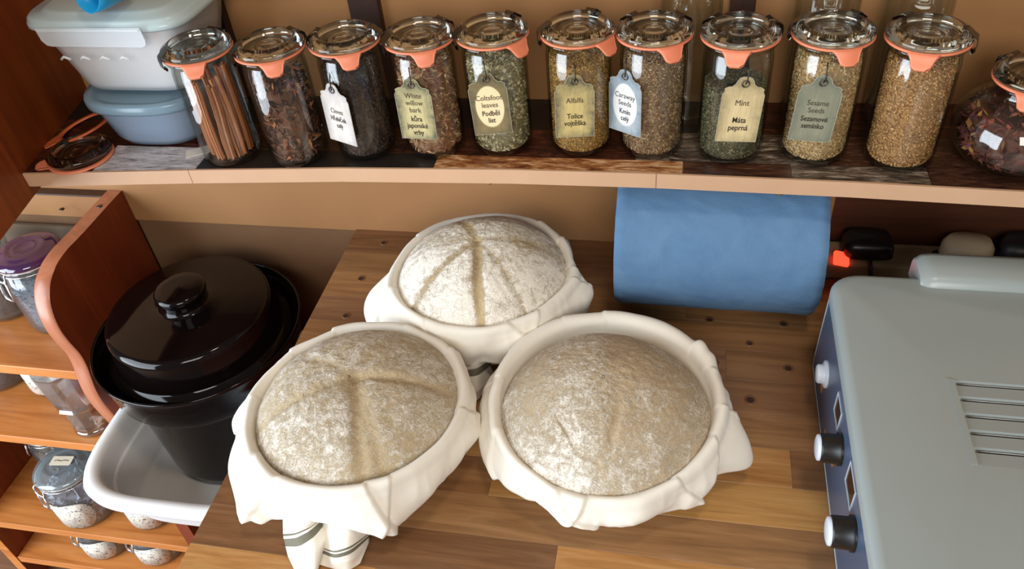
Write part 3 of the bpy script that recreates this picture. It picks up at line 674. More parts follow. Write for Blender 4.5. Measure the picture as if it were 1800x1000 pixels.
# louvres: five slanted blades
lv = []
for k in range(5):
    yb = VY1 - k * .0193
    xk = VX0 + .0
    prof = [(yb, .1500), (yb - .0012, .1466), (yb - .0040, .1466), (yb - .0052, .1488)] + [(yb - .0193, .1500)]
    MB().add([(x, y, z) for x in (xk, VX1) for y, z in prof] + [(x, y, .142) for x in (xk, VX1) for y in (yb, yb - .0193)],
             [(0, 1, 6, 5), (1, 2, 7, 6), (2, 3, 8, 7), (3, 4, 9, 8), (0, 10, 11, 4, 3, 2, 1), (5, 6, 7, 8, 9, 13, 12), (10, 12, 13, 11), (0, 5, 12, 10), (4, 11, 13, 9)]).build('louvre', grey, ov)
    MB().box(xk + .004, VX1 - .004, yb - .0038, yb - .0013, .1467, .1470, .0001).build('slot', plain('slot_dark', '2e2c2a', .6), ov)
    MB().tube([(xk + .003, yb - .0026, .1479), (VX1 - .003, yb - .0026, .1479)], .0006, 6).build('slot_lip', plain('bright_lip', '9a968e', .3, .6), ov, True)
MB().prism([(VX0 - .006, VY1 + .001), (VX0, VY1), (VX0, VY0 + .0), (VX0 - .006, VY0 - .001)], .1440, .1512).build('vent_cheek', grey, ov)
# raised hinge cover at the back
hc = MB(); v = []; K = 8
prof = [(.452, .128), (.452, .146), (.456, .156), (.464, .161), (.494, .161), (.502, .158), (.505, .150), (.505, .128)]
xs = [(.088, .80), (.094, .95), (.104, 1.0), (.196, 1.0), (.206, .95), (.212, .8)]
for x, k_ in xs:
    for y, z in prof: v.append((x, .4785 + (y - .4785) * (k_ * .5 + .5), .128 + (z - .128) * k_))
f = [(i * K + j, i * K + (j + 1) % K, (i + 1) * K + (j + 1) % K, (i + 1) * K + j) for i in range(len(xs) - 1) for j in range(K)] + [tuple(range(K)), tuple(reversed([(len(xs) - 1) * K + j for j in range(K)]))]
hcv = hc.add(v, f).build('hinge_cover', grey, ov); sharp(hcv, 50)
# control panel on the left flank
cp = MB().prism([(-.10, .002), (.468, .002), (.472, .010), (.466, .118), (.455, .128), (-.10, .128)], .003, .013, fn=lambda a_, b_, c_: (c_, a_, b_)).build('control_panel', slate, ov)
MB().tube([(.0035, -.02, .004), (.0035, .466, .004), (.0035, .471, .012), (.0035, .465, .117)], .0012, 6).build('panel_trim', plain('pale_trim', 'a8b0b4', .3), ov, True)
for (y, z, ln) in ((.288, .078, .020), (.192, .082, .020)):
    k = empty('knob', (.003, y, z)); k.parent = ov; k.rotation_euler = (0, -math.pi / 2, 0)
    MB().lathe([(.0165, 0), (.0165, .003), (.0148, .004), (.0145, ln - .002), (.0135, ln), (.0001, ln)], 40).build('knob_grip', M['black'], k, True)
    MB().lathe([(.0132, ln - .0002), (.0128, ln + .0022), (.010, ln + .0032), (.0001, ln + .0036)], 36).build('knob_cap', plain('pearl_cap', 'd4dce8', .25), k, True)
k = empty('push_button', (.003, .402, .062)); k.parent = ov; k.rotation_euler = (0, -math.pi / 2, 0)
MB().lathe([(.0155, 0), (.0155, .002), (.0125, .0035), (.0001, .0035)], 36).build('button_bezel', plain('white_bezel', 'd8dee6', .3), k, True)
MB().lathe([(.0110, .003), (.0105, .009), (.009, .0105), (.0001, .0110)], 36).build('button_cap', plain('white_cap', 'dfe4ee', .3), k, True)
for (y, z, hy, hz) in ((.326, .090, .014, .013), (.232, .097, .017, .014)):
    d = empty('display', (.003, y, z)); d.parent = ov
    fr_ = MB().tube([(-.0005, hy * a_, hz * b_) for a_, b_ in ((-1, -1), (1, -1), (1, 1), (-1, 1))], .0011, 6, True).build('display_frame', plain('pale_frame', 'b8c0c8', .3), d)
    MB().box(-.0006, .001, -hy, hy, -hz, hz).build('display_glass', plain('display_brown', '241812', .15), d)
om = plain('orange_print', 'c08030', .5)
for y, z, s_ in ((.408, .034, .005), (.35, .026, .003), (.300, .038, .0025)):
    MB().box(.0022, .0031, y - s_, y + s_, z - s_, z + s_, 0).build('printed_icon', om, ov)
for x in (.03, .58):
    for y in (.03, .44): MB().lathe([(.0001, 0), (.012, 0), (.012, .007), (.0001, .007)], 16, c=(x, y, 0)).build('foot', M['black'], ov)

# ------------------------------------------------------------ bread baskets: woven bowl, cloth, dough
cloth_m = NT('cream_linen'); t = cloth_m
vv = t.coord(); n1 = t.noise(vv, 12, 4); n2 = t.noise(t.coord(scale=(1, 1, 1)), 1500, 2); n3 = t.noise(vv, 160, 3)
wv = t.mix(.5, n2, n3)
t.col(t.mix(n1, 'f3f0e7', 'ebe6da')); t.bump(wv, .28, .0006); t.set(Roughness=.92)
t.b.inputs['Sheen Weight'].default_value = .25; t.b.inputs['Subsurface Weight'].default_value = .0
CLOTH = t.m
STRIPE = plain('olive_grey_stripe', '7c7a68', .9, c2='68665a', scale=300)
def dough_mat(name, a, b, c, flour):
    t = NT(name); v = t.coord()
    big = t.noise(v, 9, 5, .62, .4); mid = t.noise(v, 85, 8, .76, 1.0); fine = t.noise(v, 520, 4, .75)
    vo = t.n('ShaderNodeTexVoronoi', feature='DISTANCE_TO_EDGE'); vo.inputs['Scale'].default_value = 190; vw = t.n('ShaderNodeMix', data_type='VECTOR')
    nn_ = t.n('ShaderNodeTexNoise'); nn_.inputs['Scale'].default_value = 90; t.l(v, nn_.inputs['Vector'])
    t.l(v, vw.inputs[4]); t.l(nn_.outputs['Color'], vw.inputs[5]); vw.inputs[0].default_value = .03; t.l(vw.outputs[1], vo.inputs['Vector'])
    base = t.ramp(big, [(.3, a), (.55, b), (.75, c)])
    at = t.n('ShaderNodeAttribute', attribute_name='flour')
    s1 = t.n('ShaderNodeMath', operation='ADD'); t.l(mid, s1.inputs[0]); t.l(at.outputs['Fac'], s1.inputs[1])
    s2 = t.n('ShaderNodeMath', operation='ADD'); t.l(s1.outputs[0], s2.inputs[0]); f2 = t.n('ShaderNodeMath', operation='MULTIPLY'); f2.inputs[1].default_value = .55; t.l(fine, f2.inputs[0]); t.l(f2.outputs[0], s2.inputs[1])
    fl = t.ramp(s2.outputs[0], [(.76, 0.0), (.98, 1.0)])
    crk = t.ramp(vo.outputs[0], [(.0, .62), (.12, 1.0)])
    c_ = t.mix(fl, base, flour); c_ = t.mix(.55, c_, crk, 'MULTIPLY')
    t.col(c_); h = t.mix(.5, t.mix(.5, mid, fine), fl); h2 = t.mix(.3, h, crk); t.bump(h2, .85, .0016); t.set(Roughness=.95); return t.m
def smooth(a, b, x): t_ = np.clip((x - a) / (b - a), 0, 1); return t_ * t_ * (3 - 2 * t_)
def make_basket(c, Rd, zr, outline, hemf, pleats, knots, label, seed, bk=0, sag=0):
    """cloth lining: inside the bowl, over the rim, out and down to an uneven hem"""
    NA, NS = 540, 40
    th = np.linspace(0, 2 * np.pi, NA, endpoint=False)
    deg = np.degrees(th); oa = np.array([p[0] for p in outline], float); orr = np.array([p[1] for p in outline])
    oa3 = np.concatenate([oa - 360, oa, oa + 360]); or3 = np.tile(orr, 3)
    ro = np.interp(deg, oa3, or3); ker = np.hanning(25); ker /= ker.sum()
    ro = np.convolve(np.tile(ro, 3), ker, 'same')[NA:2 * NA]
    ro = np.maximum(ro, Rd + .0115)
    s_front = -np.sin(th)
    zh = hemf(deg) + .004 * np.sin(3 * th + seed) + .002 * np.sin(7 * th + seed * 2)
    V = []
    key_s = np.linspace(0, 1, NS)
    for s in key_s:
        # profile
        if s < .16:
            t_ = s / .16; r = np.full(NA, Rd - .012 + .011 * t_); z = np.full(NA, zr - .034 + .024 * t_); w = 0
        elif s < .40:
            t_ = (s - .16) / .24; a_ = math.pi * (1 - t_)       # the rolled rim
            hw = .0062 + bk * np.clip(np.sin(th), 0, 1); r = Rd - .0015 + hw + hw * math.cos(a_); z = zr - .010 + .011 * math.sin(a_) + .003 * (1 - t_) * 0 - t_ * .002 + np.zeros(NA); w = .35 * math.sin(a_) + .25 * t_
        elif s < .93:
            t_ = (s - .40) / .53
            r0 = Rd - .0015 + 2 * (.0062 + bk * np.clip(np.sin(th), 0, 1)); z0 = zr - .012
            bulge = math.sin(t_ * math.pi) * .004
            r = r0 + (ro - r0) * t_ ** .8 + bulge; z = z0 + (zh - z0) * t_; w = .5 + .5 * t_
        else:
            t_ = (s - .93) / .07; r = ro - .010 * t_; z = zh + .007 * math.sin(t_ * math.pi / 2) - .003 * math.sin(t_ * math.pi); w = 1 - t_ * .6
        d = np.zeros(NA)
        for (p0, width, depth, slant) in pleats:
            x = ((deg - p0 - slant * (s - .2)) % 360) / width
            ramp_ = np.where(x < 1, np.clip(x, 0, 1) ** 1.6 * (1 - smooth(.94, 1.0, x)), 0)
            d += depth * ramp_
        lump = .0020 * np.sin(5 * th + seed + 3 * s) + .0010 * np.sin(11 * th + seed * 3 - 4 * s)
        r = r + w * (d + lump); z = z + (.45 * d * w if s < .45 else 0) - (sag * np.clip(-np.sin(th), 0, 1) * (1 if s < .5 else max(0, (1 - s) / .5)))
        for (k0, kw, kr, kz, s0, sw_) in knots:
            x = ((deg - k0 + 180) % 360 - 180) / kw; g = np.exp(-x * x) * math.exp(-((s - s0) / sw_) ** 2)
            r = r + kr * g; z = z + kz * g
        V.append(np.stack([r * np.cos(th), r * np.sin(th), np.maximum(z, .004)], 1))
    V = np.array(V)
    # crumpled linen: long soft wrinkles running down from the rim
    for i in range(NS):
        s = key_s[i]; w_ = 0 if s < .2 else min(1, (s - .2) / .3)
        for j in range(NA):
            a_ = th[j]; q = noise.noise(Vector((math.cos(a_) * 3.2 + s * .8, math.sin(a_) * 3.2, s * 1.6 + seed)))
            q2 = noise.noise(Vector((math.cos(a_) * 8, math.sin(a_) * 8 + s * 1.2, s * 1.5 + seed * 2)))
            k = w_ * (q * .0050 + (.5 - abs(q2)) * .0016 - .0005)
            V[i, j, 0] += k * math.cos(a_); V[i, j, 1] += k * math.sin(a_)
    verts = V.reshape(-1, 3)
    F = [(s * NA + j, s * NA + (j + 1) % NA, (s + 1) * NA + (j + 1) % NA, (s + 1) * NA + j) for s in range(NS - 1) for j in range(NA)]
    return verts, F
def sheet_tail(cx, rows_, stripes, n=26, m=44):
    """a hanging flap of cloth: rows of control points from the hem to the free end"""
    R_ = [np.array(r, float) for r in rows_]; K = len(R_); V = []; F = []; FM = []
    U = np.linspace(0, 1, n)
    rr_ = []
    for r in R_:
        tpar = np.linspace(0, 1, len(r)); p = np.stack([np.interp(U, tpar, r[:, k]) for k in range(3)], 1)
        for _ in range(6): p[1:-1] = (p[:-2] + p[1:-1] * 2 + p[2:]) / 4
        rr_.append(p)
    rr_ = np.array(rr_)
    for i in range(m):
        t_ = i / (m - 1) * (K - 1); k = min(int(t_), K - 2); q = t_ - k; q = q * q * (3 - 2 * q) * .5 + q * .5
        V.append(rr_[k] * (1 - q) + rr_[k + 1] * q)
    V = np.array(V) - np.array(cx)[None, None]
    for i in range(m - 1):
        s = i / (m - 1); mi = 1 if any(a <= s < b for a, b in stripes) else 0
        for j in range(n - 1): F.append((i * n + j, i * n + j + 1, (i + 1) * n + j + 1, (i + 1) * n + j)); FM.append(mi)
    return V.reshape(-1, 3), F, FM
def dough(c, Rd, zedge, hgt, creases, mat, label, seed, flourf, skew=(0, 0), sag=0):
    NR, NA = 110, 260; v = []; fl = []
    for i in range(NR):
        q = (i + .02) / (NR - 1) if i else 0.0
        for j in range(NA):
            a_ = 2 * math.pi * j / NA; x = q * Rd * math.cos(a_); y = q * Rd * math.sin(a_)
            z = zedge + hgt * (1 - q ** 2.3) ** .72 if q < 1 else zedge
            z += (skew[0] * x + skew[1] * y) * (1 - q * q)
            cr = 0
            for (x0, y0, x1, y1, dp, wd) in creases:
                dx, dy = x1 - x0, y1 - y0; L2 = dx * dx + dy * dy; t_ = ((x - x0) * dx + (y - y0) * dy) / L2; tc = min(1, max(0, t_))
                wob = .0022 * noise.noise(Vector((x * 35, y * 35, seed + dp * 100)))
                ds = math.hypot(x - x0 - dx * tc, y - y0 - dy * tc) + wob
                fade = min(1, .35 + tc * 2.5) * (1 - .5 * max(0, tc - .8) / .2)
                cr += dp * fade * math.exp(-(ds / wd) ** 2)
            n0 = noise.noise(Vector((x * 14, y * 14, seed))) * .0030 + noise.noise(Vector((x * 45, y * 45, seed + 5))) * .0012 + noise.noise(Vector((x * 160, y * 160, seed + 9))) * .00075 + noise.noise(Vector((x * 420, y * 420, seed + 2))) * .0004
            z += n0 - cr
            z -= sag * max(0, -y / Rd)
            v.append((x, y, z)); fl.append(flourf(x, y, cr) + n0 * 14)
    f = [(i * NA + j, i * NA + (j + 1) % NA, (i + 1) * NA + (j + 1) % NA, (i + 1) * NA + j) for i in range(1, NR - 1) for j in range(NA)]
    f += [(0, NA + j, NA + (j + 1) % NA) for j in range(NA)]
    b_ = len(v)
    for k, (rr_, dz) in enumerate(((1.0, -.012), (.93, -.030), (.75, -.045))):
        for j in range(NA):
            a_ = 2 * math.pi * j / NA; v.append((rr_ * Rd * math.cos(a_), rr_ * Rd * math.sin(a_), zedge + dz - sag * max(0, -math.sin(a_)))); fl.append(0)
    prev = (NR - 1) * NA
    for k in range(3):
        cur = b_ + k * NA
        f += [(prev + j, prev + (j + 1) % NA, cur + (j + 1) % NA, cur + j) for j in range(NA)]; prev = cur
    f.append(tuple(reversed([prev + j for j in range(NA)])))
    o = mesh_obj('bread_dough', v, f, mat, smooth=True)
    # drop the unused ring at the pole
    at_ = o.data.attributes.new('flour', 'FLOAT', 'POINT'); at_.data.foreach_set('value', fl)
    o.location = (c[0], c[1], 0); tag(o, label, 'dough', 'dough loaves proving in baskets'); return o
def woven_bowl(c, R, zt, label):
    b_ = empty('proving_basket', (c[0], c[1], .0005), label, 'basket')
    prof = []; n = 16
    for k in range(n + 1):
        t_ = k / n; r = R * (.70 + .30 * t_ ** .6); z = .004 + (zt - .008) * t_
        prof.append((r + .0016 * math.sin(k * math.pi), z)); prof.append((r + .0022, z + .5 * zt / n))
    inner = [(r - .006, z) for r, z in reversed(prof)]
    MB().lathe([(.0001, 0), (R * .68, 0)] + prof + inner + [(R * .62, .008), (.0001, .008)], 60).build('woven_shell', wood('rattan', 'a88450', 'c09a64', 'd0ae78', .7, grain=.4), b_, True)

D3 = dough_mat('dough_skin_grey', 'b2a084', 'c2af92', 'ceba98', 'f4eee2')
D1 = dough_mat('dough_skin_warm', 'b4a284', 'c6b494', 'd6c29c', 'f6f0e6')
D2 = dough_mat('dough_skin_pale', 'b09c7c', 'c8b48e', 'dcc498', 'f6f1e6')
# basket positions (centre, dough radius, rim height)
BK = {
 'right': dict(c=(-.063, .566), R=.1135, zr=.092,
    out=[(1, .125), (9, .123), (20, .130), (32, .134), (40, .135), (49, .126), (63, .129), (78, .130), (94, .130), (115, .131), (129, .133), (141, .135), (156, .133), (166, .134), (177, .138), (184, .143), (194, .128), (200, .132), (213, .136), (226, .132), (237, .131), (246, .120), (252, .122), (270, .120), (280, .124), (291, .117), (306, .120), (316, .130), (321, .120), (330, .122), (337, .130), (343, .150), (350, .159), (356, .148), (359, .136)],
    hem=lambda d: .045 + .017 * smooth(-1, 1, np.sin(np.radians(d))) - .016 * np.exp(-((d - 350) / 10) ** 2)),
 'left': dict(c=(-.325, .522), R=.1110, zr=.100,
    out=[(5, .126), (15, .120), (33, .119), (50, .118), (73, .118), (95, .120), (106, .118), (124, .119), (154, .123), (165, .138), (177, .135), (188, .144), (198, .137), (211, .136), (219, .141), (227, .146), (235, .144), (243, .132), (264, .118), (290, .121), (300, .128), (305, .121), (326, .121), (347, .121), (360, .129)],
    hem=lambda d: .050 + .020 * smooth(-1, 1, np.sin(np.radians(d))) - .010 * np.exp(-((d - 229) / 14) ** 2) - .018 * np.exp(-((d - 303) / 12) ** 2)),
 'back': dict(c=(-.236, .750), R=.1080, zr=.099,
    out=[(1, .129), (20, .121), (39, .119), (56, .118), (71, .118), (114, .118), (148, .118), (170, .119), (177, .127), (184, .142), (190, .152), (200, .152), (210, .146), (222, .132), (236, .120), (262, .119), (278, .119), (289, .119), (320, .118), (341, .119), (348, .134)],
    hem=lambda d: .048 + .022 * smooth(-1, 1, np.sin(np.radians(d))) - .010 * np.exp(-((d - 350) / 12) ** 2)),
}
# pleats: (start angle, width, depth, slant); knots: (angle, angular width, radial, vertical, s, spread)
PL = {'right': ([(62, 34, .0045, 12), (100, 20, .0025, -10), (5, 22, .006, -25), (28, 14, .007, 10), (180, 26, .006, 20), (222, 30, .0055, 30), (245, 24, .007, -14), (283, 28, .007, 16), (322, 22, .006, -30), (345, 14, .005, 12), (150, 24, .003, 0)],
                [(32, 5, .004, .003, .38, .16), (40, 4, .003, .0035, .33, .14), (350, 8, .004, -.004, .8, .25), (20, 5, -.003, -.002, .5, .2)]),
      'left': ([(96, 26, .0055, 8), (128, 22, .004, -12), (196, 30, .008, 22), (224, 26, .009, -22), (268, 26, .009, 12), (290, 18, .006, -16), (330, 30, .006, 20), (20, 26, .004, 10), (55, 26, .004, -8), (160, 24, .005, 14)],
               [(212, 7, .008, -.004, .75, .22), (228, 6, -.006, .0, .7, .2), (302, 6, .006, 0, .8, .2)]),
      'back': ([(14, 22, .006, 18), (40, 22, .0045, -12), (185, 20, .007, 20), (215, 30, .005, 24), (262, 34, .007, 40), (296, 26, .0065, -30), (330, 24, .006, 22), (350, 18, .006, -18), (120, 30, .004, 8)],
               [(193, 11, .006, -.004, .70, .3), (355, 7, .006, 0, .6, .25), (281, 7, -.008, .0, .85, .16)])}
CL = {'right': 'cream cloth lining the right front basket, twisted at its right rim', 'left': 'cream cloth lining the left front basket with two striped ends', 'back': 'cream cloth lining the rear basket below the shelf'}
TAILS = {
 'left': [([[ (-0.377, 0.409, 0.045), (-0.359, 0.406, 0.055), (-0.343, 0.410, 0.058), (-0.327, 0.412, 0.050) ],
   [ (-0.378, 0.402, 0.030), (-0.357, 0.394, 0.046), (-0.344, 0.399, 0.050), (-0.338, 0.410, 0.044) ],
   [ (-0.379, 0.399, 0.022), (-0.358, 0.392, 0.040), (-0.345, 0.397, 0.045), (-0.340, 0.410, 0.040) ],
   [ (-0.378, 0.395, 0.012), (-0.353, 0.385, 0.034), (-0.340, 0.393, 0.040), (-0.337, 0.411, 0.034) ],
   [ (-0.373, 0.386, 0.005), (-0.346, 0.376, 0.026), (-0.333, 0.383, 0.032), (-0.330, 0.405, 0.028) ],
   [ (-0.360, 0.372, 0.003), (-0.341, 0.365, 0.014), (-0.332, 0.370, 0.020), (-0.336, 0.393, 0.012) ],
   [ (-0.350, 0.363, 0.002), (-0.340, 0.357, 0.005), (-0.335, 0.365, 0.008), (-0.339, 0.387, 0.003) ]], ((.27, .33), (.39, .52))),
  ([[ (-0.342, 0.410, 0.030), (-0.319, 0.411, 0.050), (-0.301, 0.416, 0.052), (-0.282, 0.421, 0.045) ],
   [ (-0.342, 0.401, 0.012), (-0.316, 0.388, 0.034), (-0.301, 0.394, 0.038), (-0.289, 0.419, 0.025) ],
   [ (-0.342, 0.399, 0.008), (-0.315, 0.383, 0.030), (-0.299, 0.388, 0.034), (-0.292, 0.418, 0.016) ],
   [ (-0.342, 0.396, 0.006), (-0.315, 0.381, 0.026), (-0.299, 0.386, 0.030), (-0.293, 0.416, 0.013) ],
   [ (-0.342, 0.392, 0.004), (-0.316, 0.378, 0.018), (-0.298, 0.382, 0.022), (-0.293, 0.412, 0.008) ],
   [ (-0.345, 0.384, 0.002), (-0.319, 0.379, 0.006), (-0.304, 0.378, 0.008), (-0.296, 0.389, 0.004) ]], ((.34, .41), (.48, .64)))],
 'back': [([[ (-0.264, 0.641, 0.050), (-0.239, 0.630, 0.058), (-0.219, 0.634, 0.058), (-0.209, 0.657, 0.050) ],
   [ (-0.260, 0.642, 0.030), (-0.240, 0.629, 0.040), (-0.222, 0.632, 0.042), (-0.213, 0.661, 0.030) ],
   [ (-0.254, 0.640, 0.022), (-0.238, 0.627, 0.032), (-0.222, 0.628, 0.034), (-0.214, 0.659, 0.020) ],
   [ (-0.248, 0.629, 0.008), (-0.233, 0.612, 0.018), (-0.219, 0.616, 0.020), (-0.210, 0.658, 0.008) ],
   [ (-0.239, 0.620, 0.002), (-0.229, 0.612, 0.005), (-0.222, 0.613, 0.006), (-0.216, 0.639, 0.002) ]], ((.22, .50),))]}
for key in ('back', 'left', 'right'):
    b = BK[key]; c = b['c']
    verts, F = make_basket(c, b['R'], b['zr'], b['out'], b['hem'], *PL[key], '', {'back': 1.3, 'left': 4.1, 'right': 7.7}[key], {'back': 0, 'left': .001, 'right': .0045}[key], {'back': -.005, 'left': -.006, 'right': .015}[key])
    VV = verts.tolist(); FM = [0] * len(F)
    for rows_, st in TAILS.get(key, []):
        v2, f2, fm2 = sheet_tail((c[0], c[1], 0), rows_, st)
        k = len(VV); VV += v2.tolist(); F += [tuple(q + k for q in x) for x in f2]; FM += fm2
    o = mesh_obj('cloth', VV, F, CLOTH, smooth=True, mats=[CLOTH, STRIPE], fmat=FM); o.location = (c[0], c[1], 0)
    so = o.modifiers.new('thickness', 'SOLIDIFY'); so.thickness = .0016; so.offset = 0
    tag(o, CL[key], 'cloth', 'cloths lining the proving baskets')
    woven_bowl(c, b['R'] + .004, b['zr'] - (.034 if key == 'right' else .016), 'woven proving basket hidden under the cloth of the %s loaf' % {'back': 'rear', 'left': 'left front', 'right': 'right front'}[key])
def rel(c, pts, dp, wd): return [(pts[0][0] - c[0], pts[0][1] - c[1], p[0] - c[0], p[1] - c[1], dp * k, wd) for p, k in pts[1:]]
c = BK['back']['c']
cr2 = rel(c, [(-.236, .752)] + [((-.212, .640), 1.5), ((-.308, .660), .7), ((-.158, .665), .45), ((-.33, .74), .3), ((-.15, .770), .4), ((-.28, .82), .5)], .0030, .0050)
dough(c, .1085, .085, .058, cr2, D2, 'rear round loaf dough with deep radial folds dusted with flour', 3.1, lambda x, y, cr: .14 - cr * 120 + .10 * (y < 0) + .12 * noise.noise(Vector((x * 25, y * 25, 13))), sag=-.005)
c = (BK['left']['c'][0], BK['left']['c'][1] + .003)
cr1 = rel(c, [(-.318, .525)] + [((-.280, .415), 1.2), ((-.262, .430), .8), ((-.412, .470), .7), ((-.225, .540), 1.1), ((-.40, .56), .5), ((-.30, .61), .4)], .0034, .0065)
dough(c, .1105, .088, .050, cr1, D1, 'left front round loaf dough with crossing folds', 6.7, lambda x, y, cr: .07 - cr * 60 + .10 * noise.noise(Vector((x * 25, y * 25, 3))), sag=-.006)
c = (BK['right']['c'][0], BK['right']['c'][1] - .011)
cr3 = [(-.045, -.040, -.018, -.075, .0020, .0016), (-.018, -.075, .005, -.082, .0018, .0016), (.020, -.03, .012, -.07, .0022, .004), (-.055, .012, -.05, .012, .003, .002), (.0, .03, .02, .06, .0012, .008)]
dough(c, .1120, .072, .060, cr3, D3, 'right front smooth domed loaf dough, largest of the three', 9.2, lambda x, y, cr: .01 - cr * 60 + .20 * max(0, -(x * .45 + y * .9) / .11 - .25) + .14 * noise.noise(Vector((x * 22, y * 22, 8))), sag=.015)

# ------------------------------------------------------------ brown crock in the white tub
cx, cy = -.700, .767
ck = empty('stoneware_crock', (cx, cy, -.3045), 'large glossy brown black stoneware crock standing in the white tub', 'crock')
t = NT('brown_black_glaze'); n1 = t.noise(t.coord(), 9, 4); t.col(t.mix(n1, '0a0606', '0e0808')); t.set(Roughness=.08, Specular_IOR_Level=.30); t.b.inputs['Coat Weight'].default_value = .0; t.b.inputs['Coat Roughness'].default_value = .04; GL = t.m
z0 = .3045
MB().lathe([(.0001, .001), (.112, .001), (.118, .005), (.121, .02), (.128, z0 - .145), (.131, z0 - .138), (.143, z0 - .130), (.1475, z0 - .122), (.1515, z0 - .085), (.1545, z0 - .072), (.156, z0 - .067), (.1545, z0 - .064), (.1515, z0 - .067), (.1475, z0 - .090), (.1385, z0 - .099), (.129, z0 - .097), (.124, z0 - .085), (.121, z0 - .1), (.112, .03), (.0001, .02)], 96).build('crock_body', GL, ck, True)
ld = MB().lathe([(.136, z0 - .094), (.1375, z0 - .088), (.1355, z0 - .084), (.127, z0 - .080), (.1235, z0 - .075), (.1205, z0 - .034), (.1195, z0 - .027), (.1165, z0 - .0225), (.111, z0 - .0208), (.06, z0 - .018), (.040, z0 - .0165), (.0335, z0 - .014), (.0325, z0 - .008), (.034, z0 - .002), (.0368, z0 + .004), (.0372, z0 + .010), (.0355, z0 + .0135), (.032, z0 + .0150), (.022, z0 + .0158), (.0001, z0 + .0162)], 96)
lo = ld.build('crock_lid', GL, ck, True)
# white tub
tubx, tuby = -.690, .722
tb = empty('plastic_tub', (tubx, tuby, -.312), 'white rounded plastic tub under the brown crock', 'tub')
wm = plain('white_tub_plastic', 'f1f3f4', .4, c2='ebeef0', scale=8, bump=.05)
o = MB().lathe([(.0001, .0), (.118, .0), (.127, .003), (.132, .012), (.140, .070), (.141, .074), (.147, .076), (.150, .083), (.1508, .090), (.162, .091), (.1668, .094), (.1685, .107), (.166, .1130), (.158, .1145), (.151, .1125), (.148, .106), (.146, .09), (.134, .016), (.126, .0055), (.0001, .004)], 128, power=4.2, sx=.985, sy=1.13).build('tub_shell', wm, tb, True)
# low bench that carries the tub
st = empty('low_bench', (-.68, .76, -.90), 'low wooden bench below the white tub', 'bench')
bevel_box('seat', -.09, .11, -.10, .14, .558, .5875, M['rack_side'], st, .003)
for sx_ in (-.07, .09):
    for sy_ in (-.08, .12): bevel_box('leg', sx_ - .012, sx_ + .012, sy_ - .012, sy_ + .012, 0, .558, M['rack_side'], st, .002)

# ------------------------------------------------------------ spice rack on the left
XR0, XR1 = -.902, -.876; XL = -1.385
rk = empty('spice_rack', (XR0, YW, -.90), 'open orange brown wooden rack with a wavy fronted side board beside the crock', 'rack')
RO = Vector((XR0, YW, -.90))
# wavy side board profile in (y, z)
wav = [(.939, .056), (.90, .056), (.83, .055), (.79, .056), (.765, .054), (.742, .046), (.728, .036), (.715, .018), (.708, -.004), (.705, -.03), (.708, -.06), (.713, -.085), (.712, -.11), (.706, -.135), (.701, -.16), (.701, -.19), (.705, -.22), (.710, -.25), (.712, -.30), (.712, -.90), (.939, -.90)]
wf = []
for i in range(len(wav) - 1):
    for k in range(3 if 2 < i < 17 else 1):
        q = k / (3 if 2 < i < 17 else 1); wf.append((wav[i][0] * (1 - q) + wav[i + 1][0] * q, wav[i][1] * (1 - q) + wav[i + 1][1] * q))
wf.append(wav[-1])
for _ in range(2):
    g = wf[:]
    for i in range(4, len(wf) - 5): g[i] = tuple((wf[i - 1][k] + 2 * wf[i][k] + wf[i + 1][k]) / 4 for k in (0, 1))
    wf = g
MB().prism(wf, XR0 + .0, XR1, fn=lambda a_, b_, c_: (c_ - RO.x, a_ - RO.y - .0005, b_ - RO.z)).build('side_board', M['rack_side'], rk)
eb = MB(); v = []; f = []
fe = wf[:-2]
for y, z in fe:
    for x, dy in ((XR0 + .0005, 0), (XR0 + .002, -.0012), (XR1 - .002, -.0012), (XR1 - .0005, 0)): v.append((x - RO.x, y - RO.y + dy - .0006, z - RO.z + (.0008 if z > .05 else 0)))
for i in range(len(fe) - 1):
    for k in range(3): f.append((i * 4 + k, (i + 1) * 4 + k, (i + 1) * 4 + k + 1, i * 4 + k + 1))
eb.add(v, f).build('front_edging', M['rack_edge'], rk, True)
bevel_box('side_board_left', XL - .024 - RO.x, XL - RO.x, .712 - YW, -.0005, 0, .956, M['rack_side'], rk, .002)
bevel_box('edging_left', XL - .0245 - RO.x, XL + .0005 - RO.x, .7105 - YW, .7122 - YW, 0, .956, M['rack'], rk, .0005)
bevel_box('top_rail', XL - RO.x, -.0005, -.016, -.0005, .882, .953, M['rack'], rk, .001)
bevel_box('rail_cap', XL - RO.x, -.0005, -.017, -.0005, .953, .956, M['post'], rk, .0005)
MB().box(XL - RO.x, -.0005, -.006, -.0005, 0, .88).build('back_sheet', plain('rack_back', '6e5c46', .7, c2='5e4e3c'), rk)
for zt in (-.131, -.326, -.645, -.79):
    bevel_box('rack_shelf', XL - RO.x + .0005, -.0005, .7125 - YW, -.0065, zt - .020 + .90, zt + .90, M['rack'], rk, .0015)
MB().lathe([(.0045, 0), (.0045, .0012), (.003, .0018), (.0001, .0018)], 14, c=(-.090, 0, 0)).build('screw', M['steel'], rk, True).location = (0, -.0165, .925)
rk.children[-1].rotation_euler = (math.pi / 2, 0, 0)
MB().lathe([(.0045, 0), (.0045, .0012), (.003, .0018), (.0001, .0018)], 14).build('screw', M['steel'], rk, True).location = (.013, -.045, .9565)

